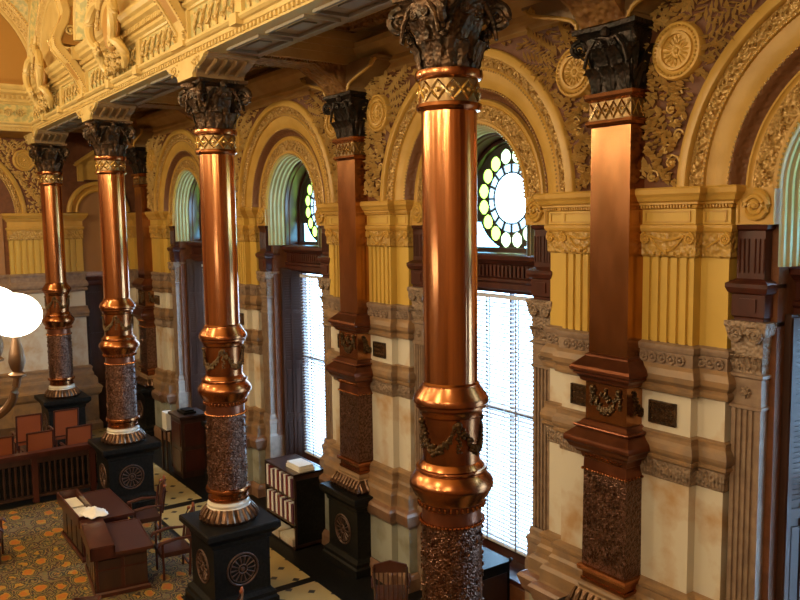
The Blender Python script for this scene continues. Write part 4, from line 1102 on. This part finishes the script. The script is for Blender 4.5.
# ================================================================== FURNITURE
# wooden rail
rr = empty('wooden_rail', (-12.45, -5.4, 0), label='long dark wooden rail across the floor in front of the leather chairs', cat='railing')
m = MB(); L2 = 2.62
m.box(-.05, .05, -L2, L2, .10, .16); m.box(-.04, .04, -L2, L2, .85, .98); m.build('frame', wood_d, rr, None); MB().box(-.06, -.03, -L2, L2, .12, 1.0).build('back_panel', granite, rr, None)
m = MB(); m.box(-.11, .11, -L2, L2, 1.04, 1.10); m.box(-.08, .08, -L2, L2, .98, 1.04); m.build('top_rail', wood, rr, None)
m = MB(); k = 0; y = -L2+.1
while y < L2:
    m.lathe([(.018, .16), (.028, .25), (.020, .35), (.030, .5), (.02, .7), (.028, .8), (.018, .86)], 0, y, 8); y += .115
o = m.build('balusters', wood_d, rr)
for y in (-1.75, 0, 1.3, 2.5): MB().box(-.07, .07, y-.06, y+.06, 0, 1.04).build('post', wood, rr, None)
tag(MB().box(-18.0, -12.85, -7.5, -3.2, 0, .26).build('seating_riser', wood_d, smooth=None), 'low dark platform carrying the rows of leather chairs', 'platform')
# gallery chairs: upholstered
def leather_chair():
    r = empty('leather_chair')   # faces +x
    b = MB()
    rows = []
    for k in range(7):
        t = k/6; z = .5+.62*t; x = -.24-.10*t; rows.append([(x-.03, -.25, z), (x+.0, -.25, z), (x+.03+.02*sin(PI*t), -.12, z), (x+.03+.02*sin(PI*t), .12, z), (x+.0, .25, z), (x-.03, .25, z)])
    i = len(b.v); b.grid(rows, closed_v=True); b.f.append(tuple(range(i, i+6))); j = len(b.v)-6; b.f.append(tuple(range(j, j+6)))
    b.build('backrest', seat_m, r, 50)
    f = MB()
    for s_ in (-1, 1): f.tube([(-.22, s_*.27, .3), (-.26, s_*.27, .6), (-.37, s_*.27, 1.15)], .022, 6)
    f.tube([(-.37, -.27, 1.14), (-.37, .27, 1.14)], .022, 6); f.tube([(-.26, -.27, .5), (-.26, .27, .5)], .02, 6); f.build('back_frame', wood, r)
    s = MB().box(-.24, .26, -.25, .25, .40, .49); o = s.build('seat', seat_m, r, None); bv = o.modifiers.new('bevel', 'BEVEL'); bv.width = .03; bv.segments = 3
    for s_ in (-1, 1):
        a = MB(); a.tube([(-.27, s_*.28, .68), (0, s_*.29, .69), (.22, s_*.29, .66)], [.02, .028, .03], 6); a.tube([(.18, s_*.28, .67), (.19, s_*.28, .45)], .02, 6); a.build('armrest', wood, r)
        for x_ in (-.22, .22): MB().tube([(x_, s_*.22, .41), (x_*1.1, s_*.24, 0)], [.026, .018], 6).build('leg', wood, r)
    return r
lc = leather_chair(); first = True
# front row then back row; they face the chamber (+x)
rows_ = [(-13.15, -3.68, .26, 'second from the right end, nearest the rail'), (-13.15, -2.95, .0, 'right end of the row nearest the rail, beside the third round column'), (-13.15, -4.42, .26, 'row nearest the rail, at the left edge of the photo'),
         (-14.25, -3.72, .26, 'row behind, left one showing above the front chairs'), (-14.25, -2.88, .0, 'row behind, right one, in front of the farthest round column')]
rows_ = [(-13.3, -3.85, .26, 'orange-brown leather chair just behind the rail, left of the dark gap'), (-13.3, -3.02, .26, 'orange-brown leather chair just behind the rail, rightmost beside the third round column'), (-13.3, -4.68, .26, 'orange-brown leather chair behind the rail, cut off by the left edge'),
         (-14.5, -3.85, .41, 'orange-brown leather chair in the back row, the left of the two showing'), (-14.5, -3.02, .41, 'orange-brown leather chair in the back row, below the farthest round column')]
tag(MB().box(-18.0, -13.95, -7.4, -3.3, .26, .41).build('seating_riser', wood_d, smooth=None), 'upper step of the dark platform under the back row of chairs', 'platform')
for x_, y_, z_, l_ in rows_:
    o = lc if first else copy_tree(lc); first = False
    # seen from the chamber the backs show: the chairs face the end wall
    o.location = (x_, y_, z_); o.rotation_euler = (0, 0, PI); tag(o, l_, 'chair', 'leather chairs behind the rail')
# desks
def desk(papers, W=1.68):
    r = empty('senate_desk')     # x 0..W, top y 0..-.6, trough on the nave side
    m = MB().box(.02, W-.02, -.60, -.02, .70, .735); m.build('desktop', wood_top, r, None)
    e = MB()
    for a in ((0, W, -.02, .0), (0, .03, -.62, 0), (W-.03, W, -.62, 0)): e.box(a[0], a[1], a[2], a[3], .69, .745)
    e.box(0, W, -.98, -.60, .66, .70); e.build('edge_frame', wood, r, None)
    b = MB().box(.06, W-.06, -.92, -.08, .0, .06); b.box(.08, W-.08, -.90, -.10, .06, .66)
    b.mould([(.06, -.92), (W-.06, -.92), (W-.06, -.08), (.06, -.08)], [(.02, .0), (.02, .07), (0, .1)], closed=True); o = b.build('cabinet', wood, r, None)
    n = 4
    for k in range(n): x_ = .12+k*(W-.2)/n; MB().box(x_, x_+(W-.2)/n-.07, -.915, -.90, .14, .60).build('panel', wood_d, o, None)
    for k in range(2): MB().box(W-.08, W-.065, -.86+k*.4, -.52+k*.4, .14, .44).build('drawer', wood_d, o, None); MB().box(W-.08, W-.06, -.86+k*.4, -.52+k*.4, .48, .62).build('drawer', wood_d, o, None)
    t = MB()
    for a in ((0, W, -.98, -.95), (0, W, -.63, -.60), (0, .03, -.98, -.60), (W-.03, W, -.98, -.60)): t.box(a[0], a[1], a[2], a[3], .70, .86)
    t.build('trough', wood, r, None)
    if not papers: MB().box(.01, W-.01, -.97, -.61, .85, .875).build('lid', wood, r, None)
    return r
d1 = desk(True); d1.location = (-10.12, -3.16, 0); tag(d1, 'dark red desk holding white papers in its open trough, farther of the pair', 'desk', 'senators desks')
d2 = desk(False, 1.42); d2.location = (-8.14, -3.19, 0); d2.rotation_euler = (0, 0, -.13); tag(d2, 'dark red desk with a closed raised lid, nearer of the pair', 'desk', 'senators desks')
d3 = copy_tree(d1, (-4.9, -4.08, 0), -.45, label='desk at the bottom edge of the photo, only its rim and a paper showing')
def paper(x, y, z, w_, h_, rz, label, n=1):
    m = MB()
    for k in range(n): m.box(-w_/2, w_/2, -h_/2, h_/2, k*.006, k*.006+.004)
    o = m.build('paper_sheet', white_p, smooth=None); o.location = (x, y, z); o.rotation_euler = (0, 0, rz); return tag(o, label, 'paper', 'papers in the desk troughs')
paper(-9.72, -3.95, .702, .55, .28, .03, 'white papers at the far end of the desk trough', 5)
paper(-9.10, -3.95, .702, .50, .28, -.03, 'white papers in the middle of the desk trough, below the dark divider', 5)
paper(-4.98, -4.95, .702, .40, .26, -.45, 'white paper in the trough of the desk at the bottom edge', 3)
# crumpled white cloth
m = MB(); rnd = random.Random(9); rows = []
for i in range(15):
    row = []
    for j in range(11):
        u = i/14-.5; v = j/10-.5; z = .03+.10*math.exp(-6*(u*u+v*v))*(1+.6*sin(9*u+4*v)*cos(8*v))+rnd.uniform(0, .035)
        row.append((u*.55*(1+.15*sin(6*v)), v*.36*(1+.2*cos(5*u)), z))
    rows.append(row)
m.grid(rows); o = m.build('crumpled_cloth', white_p, smooth=60); o.location = (-8.36, -3.92, .865); o.rotation_euler = (0, 0, .3)
sd = o.modifiers.new('thickness', 'SOLIDIFY'); sd.thickness = .006
tag(o, 'crumpled white bundle lying where the two desks meet', 'cloth')
# carved armchairs behind the desks
def carved_chair():
    r = empty('carved_armchair')    # faces -y, back at +y
    b = MB()
    for s_ in (-1, 1):
        MB().tube([(s_*.24, .22, 0), (s_*.24, .24, .45), (s_*.23, .30, .9), (s_*.20, .34, 1.02)], .024, 6).build('back_post', wood, r)
        MB().tube([(s_*.25, -.22, 0), (s_*.25, -.22, .65)], .022, 6).build('leg', wood, r)
        MB().tube([(s_*.26, .26, .68), (s_*.28, 0, .70), (s_*.27, -.26, .66), (s_*.27, -.30, .60)], [.02, .028, .03, .02], 6).build('armrest', wood, r)
    k = MB().prism([(-.22, .52), (.22, .52), (.21, .95), (.10, 1.02), (0, 1.16), (-.10, 1.02), (-.21, .95)], 'y', 0, .03); M_ = Matrix.Translation((0, .27, 0)) @ Matrix.Translation((0, 0, .5)) @ Matrix.Rotation(-.16, 4, 'X') @ Matrix.Translation((0, 0, -.5)); k.xf(M_); k.build('backrest', wood, r, None)
    c = MB(); c.ball((0, .375, 1.14), .04, 8, 5, (1, .6, 1.3)); 
    for s_ in (-1, 1): c.ball((s_*.2, .35, 1.03), .032, 7, 5)
    c.build('finial', seat_m, r)
    p = MB().prism([(-.15, .58), (.15, .58), (.14, .92), (-.14, .92)], 'y', -.012, .0); p.xf(M_); p.build('back_pad', wood_top, r, None)
    MB().box(-.26, .26, -.26, .24, .40, .48).build('seat', wood_top, r, None)
    s = MB(); s.box(-.24, .24, -.23, -.20, .36, .41); s.box(-.24, .24, .19, .22, .2, .24); s.build('seat_rail', wood, r, None)
    return r
cc = carved_chair()
for i, (x_, y_, rz, l_) in enumerate(((-8.95, -2.82, -.15, 'dark carved armchair with a pointed back, behind the farther desk'), (-7.15, -2.92, -.1, 'dark carved armchair behind the nearer desk, left of the second column pedestal'), (-3.75, -3.55, -.5, 'carved chair whose pointed top just shows at the bottom edge'), (-9.6, -5.45, 2.9, 'carved chair cut off by the left edge, on the flowered carpet'))):
    o = cc if i == 0 else copy_tree(cc); o.location = (x_, y_, 0); o.rotation_euler = (0, 0, rz); tag(o, l_, 'chair', 'carved armchairs at the desks')
# slat back chair by the wall
def slat_chair():
    r = empty('slat_back_chair')
    for s_ in (-1, 1):
        MB().tube([(s_*.22, .2, 0), (s_*.22, .22, .45), (s_*.24, .33, 1.0)], .022, 6).build('back_post', wood, r); MB().tube([(s_*.21, -.2, 0), (s_*.21, -.2, .45)], .022, 6).build('leg', wood, r)
        MB().tube([(s_*.26, .26, .66), (s_*.28, 0, .68), (s_*.27, -.22, .65), (s_*.24, -.2, .45)], .02, 6).build('armrest', wood, r)
    t = MB().prism([(-.26, .92), (.26, .92), (.24, 1.04), (0, 1.10), (-.24, 1.04)], 'y', .30, .33); t.build('top_rail', wood, r, None)
    for k in range(6): x_ = -.17+k*.068; MB().tube([(x_, .23, .47), (x_, .31, .93)], .011, 6).build('slat', wood, r)
    MB().box(-.25, .25, -.24, .24, .42, .47).build('seat', wood, r, None); return r
sc_ = slat_chair(); sc_.location = (-3.5, -.88, 0); sc_.rotation_euler = (0, 0, -2.2); tag(sc_, 'dark wooden armchair with a slatted back against the wall, left of the nearest column', 'chair')
# magazine rack with binders
br = empty('bookcase', (-7.3, -.46, 0), label='dark bookcase of tilted white-spined binders left of the flat pilaster pedestal', cat='bookcase')
m = MB().box(-.6, .6, .28, .32, 0, 1.42); m.box(.57, .6, -.34, .32, 0, 1.42); m.box(-.6, -.57, -.34, .32, 0, 1.42)
for z in (0, .44, .92, 1.38): m.box(-.6, .6, -.34, .3, z, z+.035)
m.build('carcass', wood_d, br, None); MB().box(.6, .615, -.3, .28, .1, 1.3).build('side_panel', granite, br, None)
rnd = random.Random(2); n = 0
for sh, z in ((0, .96), (1, .48)):
    for k in range(12):
        x = -7.3-.54+k*.09; hh = .36+rnd.uniform(-.02, .03); m_ = MB().box(0, .07, -.04, .24, 0, hh); cidx = (2, 0, 2, 1)[k % 4] 
        o = m_.build('binder', bk_cols[cidx], smooth=None); o.location = (x, -.76, z+.002)
        cn = ('burgundy', 'plum', 'white')[cidx]; pos = ('top shelf', 'middle shelf')[sh]
        tag(o, f'{cn} binder number {k+1} from the left on the {pos} of the bookcase' if False else f'{cn} binder on the {pos} of the dark bookcase, {["leftmost","second from left","third from left","fourth from left","fifth from left","sixth from left","sixth from right","fifth from right","fourth from right","third from right","second from right","rightmost"][k]}', 'binder', f'binders on the {pos}')
for k, w_ in enumerate((.5, .5)):
    o = MB().box(0, w_, -.05, .22, 0, .14).build('card_box', marble, smooth=None); o.location = (-7.86+k*.56, -.76, .037); tag(o, ['cream box on the bottom shelf of the bookcase, left one', 'cream box on the bottom shelf of the bookcase, right one'][k], 'box', 'boxes on the bottom shelf')
o = MB().box(-.26, .26, -.16, .16, 0, .06)  # white slabs stand for the pale reflection on the bookcase top
for k in range(5): o.box(-.24, .24, -.15, .15, .06+k*.01, .067+k*.01)
o = o.build('reflection_slabs', white_p, smooth=None); o.location = (-7.02, -.5, 1.416); tag(o, 'white slabs standing for the pale reflection on top of the bookcase of binders', 'slab')
# far lectern cabinet
fc = empty('cabinet', (-12.35, -.62, 0), label='dark wooden cabinet by the wall between the second and third round columns', cat='cabinet')
m = MB().box(-.35, .35, -.35, .25, 0, 1.45); m.mould([(-.35, -.35), (.35, -.35), (.35, .25), (-.35, .25)], [(.03, 1.40), (.05, 1.44), (.05, 1.48), (-.34, 1.481)], closed=True); m.build('body', wood_d, fc, None)
p = MB()
for z0, z1 in ((.15, .65), (.75, 1.3)): p.box(-.28, .28, -.365, -.35, z0, z1); p.box(.35, .365, -.28, .18, z0, z1)
p.build('door_panel', wood, fc, None)
o = MB().box(-.22, .22, -.15, .15, 0, .05).box(-.15, .18, -.1, .12, .05, .09).build('paper_tray', granite, smooth=None); o.location = (-12.35, -.7, 1.483); tag(o, 'black tray of papers on top of the far cabinet', 'tray')
o = MB().box(-.15, .15, -.10, .10, 0, .42).build('white_box', white_p, smooth=None); o.location = (-12.95, -.95, 1.0); 
tag(o, 'white document box on a stand, left of the far cabinet', 'box')
st = empty('small_stand', (-12.95, -.95, 0), label='small dark stand carrying the white document box', cat='stand')
MB().box(-.18, .18, -.14, .14, .96, 1.0).build('top', wood_d, st, None)
for a in (-1, 1):
    for b_ in (-1, 1): MB().box(a*.15-.02, a*.15+.02, b_*.11-.02, b_*.11+.02, 0, .96).build('leg', wood_d, st, None)
# low black cabinet under the middle window
lk = empty('low_cabinet', (-2.75, 0, 0), label='low black cabinet standing under the bright middle window', cat='cabinet')
MB().box(-.55, .55, -.32, .3, 0, 1.08).build('body', granite, lk, None); m = MB().box(-.57, .57, -.34, .32, 1.08, 1.11); m.ball((.56, .31, 1.12), .03, 8, 5); m.build('top', granite, lk, None)
MB().box(.555, .565, -.26, .24, .15, .95).build('side_panel', wood_d, lk, None)
# ================================================================== CHANDELIER WITH WHITE GLOBES
ch = empty('chandelier', (-1.11, -6.86, 0), label='bronze chandelier arm with white glass globes at the left edge', cat='chandelier')
m = MB().lathe([(.03, 5.5), (.05, 5.2), (.11, 4.9), (.13, 4.7), (.06, 4.5), (.03, 4.4)]); m.tube([(0, 0, 5.4), (0, 0, 12.6)], .02, 8); m.build('stem', brass, ch)
for k in range(5):
    a = .958+k*2*PI/5; d = Vector((cos(a), sin(a), 0)); rad = .75; zz = lambda z: Vector((0, 0, z))
    ao = MB().smooth_tube([d*.10+zz(4.62), d*.30+zz(4.50), d*.52+zz(4.50), d*.68+zz(4.62), d*rad+zz(4.83)], [.03, .035, .036, .034, .028], 10).build('arm', brass, ch)
    c = d*rad; MB().lathe([(.012, 4.82), (.06, 4.835), (.062, 4.85), (.035, 4.87), (.05, 4.90), (.062, 4.95), (.055, 5.02), (.035, 5.10), (.028, 5.16), (.05, 5.18)], c.x, c.y, 16).build('cup', brass, ao)
    MB().ball((c.x, c.y, 5.31), .20, 28, 16, (1, 1, .84)).build('globe', lampglass, ch)
